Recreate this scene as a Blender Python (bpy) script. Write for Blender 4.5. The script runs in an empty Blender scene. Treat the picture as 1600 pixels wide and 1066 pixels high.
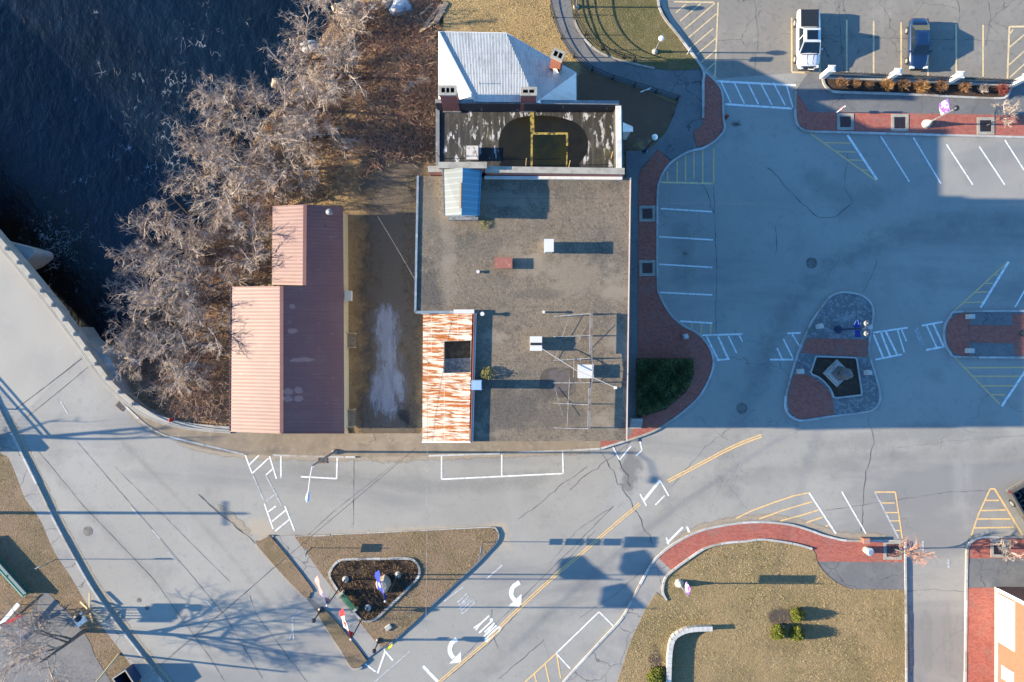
import bpy, bmesh, math, random
import numpy as np
from mathutils import Vector, Matrix
R = math.radians
SC = bpy.context.scene
COL = SC.collection
PX, CH = 17.5, 71.0            # pixels of the photograph per metre of ground, flying height
SUN_EL = 16.6
# ---------------------------------------------------------------- camera, sky, sun, exposure
cam = bpy.data.objects.new('camera', bpy.data.cameras.new('camera'))
COL.objects.link(cam); SC.camera = cam
cam.location = (0, 0, CH); cam.rotation_euler = (0, 0, 0)
cam.data.sensor_width = 36; cam.data.lens = 36*CH/(1600/PX)
cam.data.clip_start = 0.5; cam.data.clip_end = 2000
w = bpy.data.worlds.new('World'); SC.world = w; w.use_nodes = True
nt = w.node_tree; bg = nt.nodes['Background']
sky = nt.nodes.new('ShaderNodeTexSky'); sky.sky_type = 'NISHITA'; sky.sun_disc = False
sky.sun_elevation = R(SUN_EL); sky.sun_rotation = R(-90)
sky.air_density = 1.0; sky.dust_density = 0.2; sky.ozone_density = 4.0
hs_ = nt.nodes.new('ShaderNodeHueSaturation'); hs_.inputs['Saturation'].default_value = 1.15
nt.links.new(sky.outputs[0], hs_.inputs['Color']); nt.links.new(hs_.outputs[0], bg.inputs[0]); bg.inputs[1].default_value = 0.12
sl = bpy.data.lights.new('sun', 'SUN'); sl.energy = 4.5; sl.angle = R(0.5); sl.color = (1.0, 0.85, 0.61)
sun = bpy.data.objects.new('sun', sl); COL.objects.link(sun)
sdir = Vector((math.cos(R(SUN_EL)), -0.004, -math.sin(R(SUN_EL))))
sun.rotation_euler = sdir.to_track_quat('-Z', 'Y').to_euler()
vs = SC.view_settings; vs.view_transform = 'Standard'; vs.look = 'None'; vs.gamma = 1; vs.exposure = 2.12
SC.cycles.max_bounces = 6
# ---------------------------------------------------------------- helpers
rnd = random.Random(7)
def P(u, v, h=0.0):
    k = (1-h/CH)/PX
    return Vector(((u-800)*k, (533-v)*k, h))
def P2(u, v, h=0.0): p = P(u, v, h); return (p.x, p.y)
class MB:
    def __init__(s): s.v = []; s.f = []; s.m = []
    def add(s, vs_, fs, m=0):
        o = len(s.v); s.v += [tuple(p) for p in vs_]
        for f in fs: s.f.append([i+o for i in f]); s.m.append(m)
    def box(s, c, size, rz=0, m=0, taper=1.0):
        x, y, z = size[0]/2, size[1]/2, size[2]/2; t = taper
        pts = [(-x,-y,-z),(x,-y,-z),(x,y,-z),(-x,y,-z),(-x*t,-y*t,z),(x*t,-y*t,z),(x*t,y*t,z),(-x*t,y*t,z)]
        cs, sn = math.cos(rz), math.sin(rz)
        s.add([(c[0]+a*cs-b*sn, c[1]+a*sn+b*cs, c[2]+d) for a,b,d in pts],
              [(3,2,1,0),(4,5,6,7),(0,1,5,4),(1,2,6,5),(2,3,7,6),(3,0,4,7)], m)
    def beam(s, a, b, wd, ht, m=0):
        a, b = Vector(a), Vector(b); d = (b-a).normalized()
        up = Vector((0,0,1)) if abs(d.z) < .95 else Vector((1,0,0))
        r = d.cross(up).normalized(); u = r.cross(d)
        q = []
        for p in (a, b):
            q += [p-r*wd/2-u*ht/2, p+r*wd/2-u*ht/2, p+r*wd/2+u*ht/2, p-r*wd/2+u*ht/2]
        s.add(q, [(3,2,1,0),(4,5,6,7),(0,1,5,4),(1,2,6,5),(2,3,7,6),(3,0,4,7)], m)
    def tube(s, pts, rad, n=6, m=0, cap=True):
        pts = [Vector(p) for p in pts]; k = len(pts)
        if not hasattr(rad, '__len__'): rad = [rad]*k
        o = len(s.v); ref = None
        for i, p in enumerate(pts):
            d = (pts[min(i+1,k-1)]-pts[max(i-1,0)])
            if d.length < 1e-9: d = Vector((0,0,1))
            d.normalize()
            if ref is None: ref = Vector((0,0,1)) if abs(d.z) < .9 else Vector((1,0,0))
            r = d.cross(ref)
            if r.length < 1e-4: r = d.cross(Vector((0,1,0.3)))
            r.normalize(); u = r.cross(d)
            for j in range(n):
                a = 2*math.pi*j/n
                q = p + (r*math.cos(a)+u*math.sin(a))*rad[i]
                s.v.append((q.x,q.y,q.z))
        for i in range(k-1):
            for j in range(n):
                s.f.append([o+i*n+j, o+i*n+(j+1)%n, o+(i+1)*n+(j+1)%n, o+(i+1)*n+j]); s.m.append(m)
        if cap:
            s.f.append([o+j for j in range(n)][::-1]); s.m.append(m)
            s.f.append([o+(k-1)*n+j for j in range(n)]); s.m.append(m)
    def lathe(s, c, prof, n=16, m=0):
        o = len(s.v)
        for r_, z in prof:
            for j in range(n):
                a = 2*math.pi*j/n; s.v.append((c[0]+r_*math.cos(a), c[1]+r_*math.sin(a), c[2]+z))
        for i in range(len(prof)-1):
            for j in range(n):
                s.f.append([o+i*n+j, o+i*n+(j+1)%n, o+(i+1)*n+(j+1)%n, o+(i+1)*n+j]); s.m.append(m)
        s.f.append([o+(len(prof)-1)*n+j for j in range(n)]); s.m.append(m)
    def prism(s, poly, z0, z1, m=0, bottom=False):
        poly = [(p[0],p[1]) for p in poly]
        a = sum(poly[i][0]*poly[(i+1)%len(poly)][1]-poly[(i+1)%len(poly)][0]*poly[i][1] for i in range(len(poly)))
        if a < 0: poly = poly[::-1]
        n = len(poly)
        s.add([(x,y,z0) for x,y in poly]+[(x,y,z1) for x,y in poly],
              [[n+i for i in range(n)]]+[[i,(i+1)%n,n+(i+1)%n,n+i] for i in range(n)]+([[i for i in range(n)][::-1]] if bottom else []), m)
    def sheet(s, poly, z, m=0):
        a = sum(poly[i][0]*poly[(i+1)%len(poly)][1]-poly[(i+1)%len(poly)][0]*poly[i][1] for i in range(len(poly)))
        if a < 0: poly = poly[::-1]
        s.add([(p[0],p[1],z) for p in poly], [list(range(len(poly)))], m)
    def build(s, name, mats, parent=None, kind=None, smooth=False, local=False):
        me = bpy.data.meshes.new(name)
        off = Vector((0,0,0)) if (parent is None or local) else wloc(parent)
        v = [(p[0]-off.x, p[1]-off.y, p[2]-off.z) for p in s.v]
        me.from_pydata(v, [], s.f)
        mats = mats if isinstance(mats, (list,tuple)) else [mats]
        for mm in mats: me.materials.append(mm)
        if len(mats) > 1: me.polygons.foreach_set('material_index', s.m)
        if smooth: me.polygons.foreach_set('use_smooth', [True]*len(me.polygons))
        me.update()
        o = bpy.data.objects.new(name, me); COL.objects.link(o)
        if parent: o.parent = parent
        if kind: o['kind'] = kind
        return o
def wloc(o):
    p = Vector(o.location)
    while o.parent: o = o.parent; p += Vector(o.location)
    return p
def thing(name, label, cat, loc=(0,0,0), rz=0, group=None):
    o = bpy.data.objects.new(name, None); COL.objects.link(o); o.empty_display_size = .3
    o.location = loc; o.rotation_euler = (0,0,rz)
    return tag(o, label, cat, group)
def tag(o, label, cat, group=None):
    o['label'] = label; o['category'] = cat
    if group: o['group'] = group
    return o
def dup(root, loc, rz, label, group=None, sc=1.0):
    r = root.copy(); COL.objects.link(r); r.location = loc; r.rotation_euler = (0,0,rz); r.scale = (sc,sc,sc)
    r['label'] = label
    if group: r['group'] = group
    for ch in list(root.children):
        c = ch.copy(); COL.objects.link(c); c.parent = r
        for g in list(ch.children):
            d = g.copy(); COL.objects.link(d); d.parent = c
    return r
def smooth(pts, n=5, closed=False):
    k = len(pts); out = []
    for i in range(k if closed else k-1):
        g = (lambda j: pts[j % k]) if closed else (lambda j: pts[max(0,min(k-1,j))])
        p0,p1,p2,p3 = [np.array(g(i+d), float) for d in (-1,0,1,2)]
        for t in np.linspace(0,1,n,endpoint=False):
            out.append(tuple(.5*((2*p1)+(p2-p0)*t+(2*p0-5*p1+4*p2-p3)*t*t+(3*p1-p0-3*p2+p3)*t**3)))
    if not closed: out.append(tuple(pts[-1]))
    return out
def W(pts, h=0.0): return [P2(u, v, h) for u, v in pts]
def inpoly(x, y, poly):
    c = False; j = len(poly)-1
    for i in range(len(poly)):
        if (poly[i][1] > y) != (poly[j][1] > y) and x < (poly[j][0]-poly[i][0])*(y-poly[i][1])/(poly[j][1]-poly[i][1])+poly[i][0]: c = not c
        j = i
    return c
def offsetline(pts, d):
    out = []
    for i, p in enumerate(pts):
        a = np.array(pts[max(i-1,0)], float); b = np.array(pts[min(i+1,len(pts)-1)], float)
        t = b-a; t /= (np.hypot(*t)+1e-9); out.append((p[0]-t[1]*d, p[1]+t[0]*d))
    return out
def resample(pts, step):
    pts = [np.array(p, float) for p in pts]; out = [pts[0]]; acc = 0
    for a, b in zip(pts, pts[1:]):
        L = np.hypot(*(b-a)); 
        if L < 1e-9: continue
        t = step-acc
        while t <= L: out.append(a+(b-a)*t/L); t += step
        acc = (acc+L) % step
    if np.hypot(*(out[-1]-pts[-1])) > step*.3: out.append(pts[-1])
    return [tuple(p) for p in out]
def stripe(mb, pts, wd, z, m=0):
    """flat painted ribbon; pts in metres"""
    L = offsetline(pts, wd/2); Rr = offsetline(pts, -wd/2)
    n = len(pts); mb.add([(p[0],p[1],z) for p in L]+[(p[0],p[1],z) for p in Rr], [(i,n+i,n+i+1,i+1) for i in range(n-1)], m)
def kerb(name, pts, wd=.18, z0=-.1, z1=.15, stone=1.9, mat=None, h=0):
    """row of kerb stones with open joints; pts in photo pixels"""
    mb = MB(); q = resample(W(pts, h), stone)
    fine = resample(W(pts, h), .32)
    idx = 0; per = max(2, int(stone/.32))
    i = 0
    while i < len(fine)-1:
        seg = fine[i:i+per+1]
        if len(seg) < 2: break
        a, b = np.array(seg[-2]), np.array(seg[-1]); d = b-a; d /= np.hypot(*d)+1e-9
        seg = seg[:-1]+[tuple(b-d*.025)]
        dz = rnd.uniform(-.012,.012)
        L = offsetline(seg, wd/2); Rr = offsetline(seg, -wd/2); n = len(seg)
        vsx = [(p[0],p[1],z0) for p in L]+[(p[0],p[1],z1+dz) for p in L]+[(p[0],p[1],z1+dz) for p in Rr]+[(p[0],p[1],z0) for p in Rr]
        fs = []
        for k in range(n-1):
            for r in range(3): fs.append((r*n+k, (r+1)*n+k, (r+1)*n+k+1, r*n+k+1))
        fs += [(0,3*n,2*n,n), (n-1,2*n-1,3*n-1,4*n-1)]
        mb.add(vsx, fs, rnd.choice((0,0,1,2))); i += per
    return mb.build(name, mat, kind='structure')
# ---------------------------------------------------------------- materials
def mat(name, col, rough=.9, layers=(), bump=(), spec=.3, metal=0.0, coord='xy', coat=0):
    m = bpy.data.materials.new(name); m.use_nodes = True; t = m.node_tree; N = t.nodes; Lk = t.links
    b = N['Principled BSDF']; b.inputs['Roughness'].default_value = rough
    b.inputs['Specular IOR Level'].default_value = spec; b.inputs['Metallic'].default_value = metal
    if coat: b.inputs['Coat Weight'].default_value = coat; b.inputs['Coat Roughness'].default_value = .05
    tc = N.new('ShaderNodeTexCoord'); co = tc.outputs['Object']
    if coord == 'wall':
        sx = N.new('ShaderNodeSeparateXYZ'); Lk.new(co, sx.inputs[0]); ad = N.new('ShaderNodeMath'); ad.operation = 'ADD'
        Lk.new(sx.outputs[0], ad.inputs[0]); Lk.new(sx.outputs[1], ad.inputs[1])
        cb = N.new('ShaderNodeCombineXYZ'); Lk.new(ad.outputs[0], cb.inputs[0]); Lk.new(sx.outputs[2], cb.inputs[1]); co = cb.outputs[0]
    def fac(l):
        mp = N.new('ShaderNodeMapping'); Lk.new(co, mp.inputs[0])
        mp.inputs['Scale'].default_value = l.get('st', (1,1,1)); mp.inputs['Rotation'].default_value = (0,0,l.get('rot',0)); mp.inputs['Location'].default_value = l.get('loc',(0,0,0))
        ty = l.get('t','noise')
        if ty == 'noise':
            x = N.new('ShaderNodeTexNoise'); x.inputs['Scale'].default_value = l['s']; x.inputs['Detail'].default_value = l.get('d',4)
            x.inputs['Roughness'].default_value = l.get('r',.6); x.inputs['Distortion'].default_value = l.get('dist',0); o = x.outputs[0]
        elif ty == 'vor':
            x = N.new('ShaderNodeTexVoronoi'); x.inputs['Scale'].default_value = l['s']; o = x.outputs['Distance']
        elif ty == 'cell':
            x = N.new('ShaderNodeTexVoronoi'); x.inputs['Scale'].default_value = l['s']; s_ = N.new('ShaderNodeSeparateColor'); Lk.new(x.outputs['Color'], s_.inputs[0]); o = s_.outputs[0]; 
        elif ty == 'crack':
            n2 = N.new('ShaderNodeTexNoise'); n2.inputs['Scale'].default_value = .9; n2.inputs['Detail'].default_value = 6; Lk.new(mp.outputs[0], n2.inputs[0])
            mx = N.new('ShaderNodeMix'); mx.data_type = 'RGBA'; mx.blend_type = 'LINEAR_LIGHT'; mx.inputs[0].default_value = l.get('warp',.5)
            Lk.new(mp.outputs[0], mx.inputs[6]); Lk.new(n2.outputs[1], mx.inputs[7])
            x = N.new('ShaderNodeTexVoronoi'); x.feature = 'DISTANCE_TO_EDGE'; x.inputs['Scale'].default_value = l['s']; Lk.new(mx.outputs[2], x.inputs[0]); o = x.outputs['Distance']
        elif ty == 'wave':
            x = N.new('ShaderNodeTexWave'); x.inputs['Scale'].default_value = l['s']; x.bands_direction = l.get('dir','X'); x.wave_profile = l.get('prof','SIN'); x.inputs['Distortion'].default_value = l.get('dist',0)
            x.inputs['Detail Scale'].default_value = 1.5; o = x.outputs['Fac']
        elif ty == 'brick':
            x = N.new('ShaderNodeTexBrick'); x.inputs['Scale'].default_value = l['s']; x.inputs['Color1'].default_value = (0,0,0,1); x.inputs['Color2'].default_value = (.8,.8,.8,1)
            x.inputs['Mortar'].default_value = (1,1,1,1); x.inputs['Mortar Size'].default_value = l.get('mort',.02); x.inputs['Brick Width'].default_value = l.get('bw',.5); x.inputs['Row Height'].default_value = l.get('rh',.25)
            sp = N.new('ShaderNodeSeparateColor'); Lk.new(x.outputs[0], sp.inputs[0]); o = sp.outputs[0]
        if ty != 'crack' or True:
            if ty != 'crack': Lk.new(mp.outputs[0], x.inputs[0])
        if 'blob' in l:
            cx, cy, rx, ry = l['blob']
            m2 = N.new('ShaderNodeMapping'); Lk.new(tc.outputs['Object'], m2.inputs[0]); m2.vector_type = 'TEXTURE'
            m2.inputs['Location'].default_value = (cx,cy,0); m2.inputs['Scale'].default_value = (rx,ry,1e5)
            ln = N.new('ShaderNodeVectorMath'); ln.operation = 'LENGTH'; Lk.new(m2.outputs[0], ln.inputs[0])
            su = N.new('ShaderNodeMath'); su.operation = 'SUBTRACT'; su.inputs[0].default_value = l.get('bo',.9); Lk.new(ln.outputs['Value'], su.inputs[1])
            ml = N.new('ShaderNodeMath'); ml.operation = 'MULTIPLY'; ml.inputs[1].default_value = l.get('bk',.5); Lk.new(su.outputs[0], ml.inputs[0])
            a2 = N.new('ShaderNodeMath'); a2.operation = 'ADD'; Lk.new(o, a2.inputs[0]); Lk.new(ml.outputs[0], a2.inputs[1]); o = a2.outputs[0]
        mr = N.new('ShaderNodeMapRange'); mr.interpolation_type = 'SMOOTHSTEP'; Lk.new(o, mr.inputs[0])
        mr.inputs[1].default_value = l['lo']; mr.inputs[2].default_value = l['hi']; mr.inputs[3].default_value = 0; mr.inputs[4].default_value = l.get('k',1.0)
        if l['lo'] > l['hi']:
            mr.inputs[1].default_value = l['hi']; mr.inputs[2].default_value = l['lo']; mr.inputs[3].default_value = l.get('k',1.0); mr.inputs[4].default_value = 0
        o = mr.outputs[0]
        if 'mask' in l:
            mm = N.new('ShaderNodeMath'); mm.operation = 'MULTIPLY'; Lk.new(o, mm.inputs[0]); Lk.new(fac(l['mask']), mm.inputs[1]); o = mm.outputs[0]
        return o
    cur = None
    for l in layers:
        mx = N.new('ShaderNodeMix'); mx.data_type = 'RGBA'
        if cur is None: mx.inputs[6].default_value = (*col, 1)
        else: Lk.new(cur, mx.inputs[6])
        mx.inputs[7].default_value = (*l['c'], 1); Lk.new(fac(l), mx.inputs[0]); cur = mx.outputs[2]
    if cur is None: b.inputs['Base Color'].default_value = (*col, 1)
    else: Lk.new(cur, b.inputs['Base Color'])
    pn = None
    for l in bump:
        bp = N.new('ShaderNodeBump'); bp.inputs['Strength'].default_value = l.get('bs',.5); bp.inputs['Distance'].default_value = l.get('bd',.02)
        Lk.new(fac(l), bp.inputs['Height'])
        if pn: Lk.new(pn, bp.inputs['Normal'])
        pn = bp.outputs[0]
    if pn: Lk.new(pn, b.inputs['Normal'])
    return m
fine = dict(s=9, d=6, lo=.3, hi=.75)
def n(s, lo, hi, c, **k): return dict(s=s, lo=lo, hi=hi, c=c, **k)
CRK = n(.16,.0045,.001,(.035,.035,.038), t='crack', k=.45, mask=n(.07,.54,.64,(0,0,0)))
CRK2 = n(.34,.006,.002,(.05,.05,.05), t='crack', k=.4, warp=.8, loc=(31,7,0), mask=n(.1,.55,.64,(0,0,0), loc=(9,4,0)))
asphalt = mat('asphalt', (.232,.22,.196), .85, [
    n(.09,.35,.7,(.268,.254,.224), d=5), n(.28,.52,.78,(.19,.182,.168), d=6), n(.07,.48,.62,(.155,.153,.15), d=5, st=(.3,1.3,1), rot=.75, k=.75, dist=.6), n(.13,.55,.7,(.27,.262,.245), d=6, st=(1,.3,1), rot=.2, k=.6),
    n(1.6,.52,.75,(.17,.17,.17), d=8, k=.55), n(9,.48,.75,(.15,.148,.145), d=7, k=.5), n(34,.45,.8,(.13,.13,.13), d=3, k=.65), n(55,.6,.72,(.36,.35,.33), d=2, k=.55), n(.5,.5,.75,(.3,.25,.19), d=7, k=.9, blob=(-1.4,-17.6,2.6,2.2), bo=.7, bk=.5), n(.5,.5,.75,(.28,.24,.185), d=7, k=.9, blob=(-22.3,-16.7,3.2,1.8), bo=.7, bk=.5), n(.6,.5,.75,(.3,.255,.2), d=7, k=.8, blob=(-7,-17.0,9,.9), bo=.7, bk=.5), n(.6,.5,.7,(.1,.1,.1), d=7, k=.7, blob=(10.5,-12,2.2,4), bo=.6, bk=.5), CRK, CRK2],
    bump=[n(45,.3,.7,(0,0,0), bs=.25, bd=.01)])
asph_lot = mat('worn_lot_asphalt', (.175,.16,.138), .9, [n(.35,.45,.75,(.215,.195,.165), d=6), n(2.2,.5,.7,(.12,.118,.115), d=8, k=.7), n(.9,.62,.72,(.25,.235,.21), d=6, k=.6),
    n(34,.45,.8,(.1,.1,.1), d=3, k=.6), n(.22,.007,.002,(.03,.03,.03), t='crack', k=.6, warp=.6, mask=n(.1,.42,.5,(0,0,0)))], bump=[n(40,.3,.7,(0,0,0), bs=.3, bd=.012)])
deckm = mat('bridge_asphalt', (.275,.256,.222), .85, [n(.2,.4,.7,(.235,.222,.2), d=5), n(.8,.5,.72,(.285,.272,.25), d=7, k=.7), n(36,.45,.8,(.18,.18,.18), d=3, k=.5)], bump=[n(45,.3,.7,(0,0,0), bs=.2, bd=.01)])
footp = mat('footpath_asphalt', (.115,.115,.118), .9, [n(.5,.4,.7,(.145,.143,.14), d=6), n(3,.5,.75,(.085,.085,.088), d=8, k=.7), n(36,.45,.8,(.07,.07,.07), d=3, k=.6), n(.4,.012,.003,(.03,.03,.03), t='crack', k=.7, mask=n(.2,.45,.55,(0,0,0)))], bump=[n(45,.3,.7,(0,0,0), bs=.3, bd=.01)])
conc = mat('sidewalk_concrete', (.2,.158,.113), .9, [n(.5,.4,.72,(.14,.112,.085), d=6), n(2.4,.5,.72,(.25,.21,.16), d=8, k=.7), n(30,.5,.8,(.1,.09,.08), d=3, k=.5), n(.3,.006,.002,(.05,.045,.04), t='crack', k=.6, mask=n(.2,.5,.6,(0,0,0)))], bump=[n(30,.3,.7,(0,0,0), bs=.2, bd=.01)])
concl = mat('pale_concrete', (.3,.285,.255), .88, [n(1.2,.4,.7,(.23,.215,.19), d=7), n(9,.5,.8,(.18,.17,.15), d=6, k=.5)], bump=[n(20,.3,.7,(0,0,0), bs=.2, bd=.01)])
granite = mat('kerb_granite', (.33,.32,.3), .8, [n(2,.4,.7,(.26,.25,.235), d=6), n(25,.5,.75,(.18,.18,.18), d=4, k=.6)])
granite2 = mat('weathered_kerb_granite', (.28,.255,.22), .85, [n(2,.4,.7,(.2,.18,.155), d=6), n(25,.5,.75,(.15,.14,.13), d=4, k=.6)])
granite3 = mat('pale_kerb_granite', (.4,.39,.37), .8, [n(2,.4,.7,(.3,.29,.27), d=6), n(25,.5,.75,(.22,.22,.22), d=4, k=.6)])
KM = [granite, granite2, granite3]
def brickpave(name, rot, dark=1.0):
    c = lambda r,g,b: (r*dark,g*dark,b*dark)
    return mat(name, c(.33,.105,.074), .85, [n(.28,.0,.8,c(.25,.068,.05), t='brick', bw=.24, rh=.12, mort=.0, rot=rot) | {'s':1}, n(4,.45,.7,c(.31,.11,.08), d=6, k=.6),
        n(1,.93,1,c(.14,.06,.05), t='brick', bw=.24, rh=.12, mort=.014, rot=rot, k=.65), n(.7,.52,.75,c(.2,.11,.09), d=6, k=.8), n(1.3,.66,.72,c(.36,.27,.24), d=8, k=.35), n(9,.6,.75,c(.12,.05,.04), d=5, k=.6)],
        bump=[n(1,.9,1,(0,0,0), t='brick', bw=.24, rh=.12, mort=.02, rot=rot, bs=.4, bd=-.01)])
brick = brickpave('red_brick_paving', R(45)); brick2 = brickpave('red_brick_walk', 0.02)
brickd = brickpave('worn_brick_paving', R(20), .95)
cobble = mat('granite_setts', (.2,.2,.2), .85, [n(5,.1,.6,(.12,.125,.13), t='cell', k=1), n(5,.06,.0,(.06,.06,.065), t='crack', warp=.05, k=.9), n(.8,.5,.75,(.26,.26,.26), d=6, k=.6)], bump=[n(5,.0,.12,(0,0,0), t='crack', warp=.05, bs=.6, bd=.03)])
white = mat('white_road_paint', (.62,.62,.6), .75, [n(3,.45,.68,(.36,.36,.355), d=8, k=.8), n(11,.55,.66,(.2,.2,.2), d=6, k=.75)])
faint = mat('worn_white_road_paint', (.4,.4,.395), .8, [n(3,.45,.6,(.27,.27,.268), d=8), n(9,.48,.58,(.2,.2,.2), d=6, k=.9)])
yellow = mat('yellow_road_paint', (.58,.37,.15), .75, [n(3,.45,.7,(.36,.28,.17), d=8, k=.8), n(11,.55,.66,(.2,.19,.17), d=6, k=.75)])
yellow2 = mat('pale_yellow_road_paint', (.54,.4,.22), .75, [n(3,.42,.65,(.36,.3,.18), d=8, k=.8), n(11,.55,.66,(.2,.19,.17), d=6, k=.75)])
tar = mat('tar_crack_filler', (.05,.05,.05), .8, [n(1.2,.45,.65,(.13,.128,.124), d=6)])
def grassmat(name, a, b, c, d, *ex):
    return mat(name, a, .95, [n(.25,.4,.65,b, d=5), n(1.3,.5,.72,c, d=7, k=.8), n(7,.5,.72,d, d=6, k=.8), n(26,.5,.75,(d[0]*.55,d[1]*.55,d[2]*.55), d=4, k=.8), n(40,.6,.75,(a[0]*1.5,a[1]*1.5,a[2]*1.5), d=3, k=.6), n(2.6,.55,.7,(d[0]*.8,d[1]*.78,d[2]*.75), d=6, k=.6), *ex],
        bump=[n(9,.2,.8,(0,0,0), d=7, bs=.8, bd=.06), n(30,.2,.8,(0,0,0), d=4, bs=.8, bd=.03)])
lawnm = grassmat('dormant_lawn', (.24,.172,.088), (.175,.135,.064), (.28,.205,.11), (.115,.086,.042))
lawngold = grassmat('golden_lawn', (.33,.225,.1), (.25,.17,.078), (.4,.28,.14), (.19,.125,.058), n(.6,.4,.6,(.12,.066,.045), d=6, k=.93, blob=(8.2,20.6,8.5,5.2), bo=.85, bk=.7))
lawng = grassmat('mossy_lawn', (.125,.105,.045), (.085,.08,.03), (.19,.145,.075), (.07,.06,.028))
groundm = grassmat('leaf_litter_ground', (.34,.225,.115), (.25,.165,.085), (.37,.27,.15), (.14,.09,.052))
lawnp = grassmat('pinkish_dry_lawn', (.19,.13,.085), (.14,.105,.058), (.235,.17,.115), (.095,.068,.042))
litter = mat('dead_leaf_litter', (.3,.18,.085), .95, [n(2,.4,.7,(.4,.27,.14), d=6), n(8,.5,.7,(.1,.058,.03), d=3)])
straw = mat('straw_blades', (.36,.275,.14), .95, [n(3,.45,.7,(.16,.14,.05), d=5), n(.4,.5,.7,(.2,.17,.07))])
mulch = mat('dark_mulch', (.05,.033,.024), 1, [n(3,.45,.7,(.085,.055,.038), d=7), n(12,.5,.75,(.018,.012,.01), d=5)], bump=[n(12,.2,.8,(0,0,0), d=6, bs=1, bd=.1)])
waterm = mat('river_water', (.0014,.006,.013), .2, [n(.06,.35,.65,(.001,.002,.004), d=3, k=.9, loc=(4,2,0)), n(.45,.5,.75,(.005,.011,.02), d=9, dist=.6, k=.8, st=(1.3,.8,1), rot=.35), 
    n(1.25,.05,.0,(.4,.42,.45), t='crack', warp=.9, k=.5, st=(1.3,.75,1), rot=.4, mask=n(.5,.54,.68,(0,0,0), d=6, blob=(-29,21,12,13), bo=.6, bk=.16)), n(.6,.4,.7,(.0008,.001,.0012), d=7, k=.9, blob=(-45,8,7,9), bo=.8, bk=.5), n(2.2,.05,.0,(.35,.36,.37), t='crack', warp=.9, k=.6, mask=n(1.1,.52,.66,(0,0,0), d=7, blob=(-43.5,9.5,5,6), bo=.6, bk=.3))],  # near-black blob by the pier paints tree and bridge shadow into the water colour
    bump=[n(.6,.2,.8,(0,0,0), d=8, dist=.2, bs=.4, bd=.22, st=(1.2,.8,1), rot=.4), n(2.4,.2,.8,(0,0,0), d=5, dist=.3, bs=.3, bd=.05)], spec=.3)
bark = mat('grey_bark', (.12,.1,.085), .95, [n(6,.4,.7,(.07,.055,.045), d=5, st=(1,1,.3))])
twigm = mat('grey_twigs', (.35,.29,.25), .9, [n(1.2,.4,.65,(.22,.165,.13), d=3)])
twig2 = mat('reddish_twigs', (.32,.185,.145), .9, [n(1.2,.4,.65,(.22,.125,.095), d=3)])
twig3 = mat('brown_brush', (.27,.175,.12), .95, [n(.6,.4,.65,(.34,.235,.165), d=3)])
redmetal = mat('red_metal_roofing', (.125,.057,.053), .5, [n(.5,.4,.7,(.142,.07,.063), d=5), n(6,.6,.8,(.12,.056,.047), d=4, k=.5), n(1,.985,1,(.07,.03,.027), t='brick', bw=2.4, rh=.9, mort=.012, k=.4), n(9,.62,.72,(.1,.06,.04), d=5, k=.4), *[n(2,.5,.62,(.24,.15,.135), d=4, k=.75, blob=((u-480)/17.5*.94,(600-v)/17.5*.94,ru/17.5,rv/17.5), bo=.95, bk=.8) for u,v,ru,rv in ((473,607,7,5),(487,606,7,5),(472,619,7,5),(487,619,7,5),(491,558,17,4),(478,513,8,4),(478,475,4,4))], n(1.2,.64,.72,(.22,.14,.122), d=5, k=.5, st=(1,2,1))], spec=.4)
siding = mat('cream_siding', (.4,.36,.27), .7, [n(.8,.0,.25,(.2,.18,.14), t='wave', dir='Z', k=.8) | {'s':3.2}])
darkwall = mat('shed_side_wall', (.12,.085,.075), .8)
trimw = mat('white_trim', (.5,.49,.46), .6, [n(2,.45,.7,(.33,.32,.29), d=6, k=.6)])
gravel = mat('gravel_roofing', (.15,.115,.08), .95, [n(.16,.4,.68,(.09,.077,.06), d=6), n(.5,.5,.7,(.05,.046,.04), d=8, k=.85), n(2.2,.52,.7,(.055,.048,.04), d=7, k=.6), n(6.5,.5,.66,(.045,.04,.034), d=4, k=.7), n(7.5,.56,.7,(.27,.225,.175), d=4, k=.6, loc=(3,8,0)), n(.3,.55,.7,(.21,.172,.128), d=6, loc=(5,1,0), k=.8), *[n(.7,.5,.72,c_, d=8, k=k_, blob=((u-800)/17.5*.845-1.143,(533-v)/17.5*.845+1.543,ru/20.7,rv/20.7), bo=.75, bk=.6) for u,v,ru,rv,c_,k_ in ((672,452,36,55,(.05,.046,.042),.9),(800,640,90,58,(.062,.055,.048),.95),(702,370,20,85,(.21,.175,.135),.4),(668,330,26,60,(.1,.09,.075),.7),(870,650,80,40,(.07,.06,.05),.7),(790,310,90,20,(.2,.165,.125),.6),(700,430,22,60,(.21,.175,.135),.35),(900,430,70,60,(.2,.16,.115),.6),(840,460,60,14,(.07,.06,.05),.6),(760,350,22,16,(.11,.09,.04),.7),(780,600,50,18,(.05,.045,.04),.7))], n(1,.992,1,(.05,.045,.04), t='brick', bw=9, rh=4.1, mort=.03, k=.35), n(13,.2,.75,(.21,.175,.14), t='cell', k=.25), n(18,.5,.8,(.035,.03,.026), d=3, k=.7), n(30,.62,.75,(.34,.31,.27), d=2, k=.6)],
    bump=[n(32,.2,.8,(0,0,0), d=3, bs=.7, bd=.02)])
wbrick = mat('red_brick_wall', (.34,.085,.062), .85, [n(1,.0,.8,(.27,.065,.05), t='brick', bw=.22, rh=.075, mort=0), n(1,.93,1,(.24,.2,.17), t='brick', bw=.22, rh=.075, mort=.011, k=.6), n(1.2,.5,.75,(.18,.06,.045), d=6, k=.5)], coord='wall')
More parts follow.
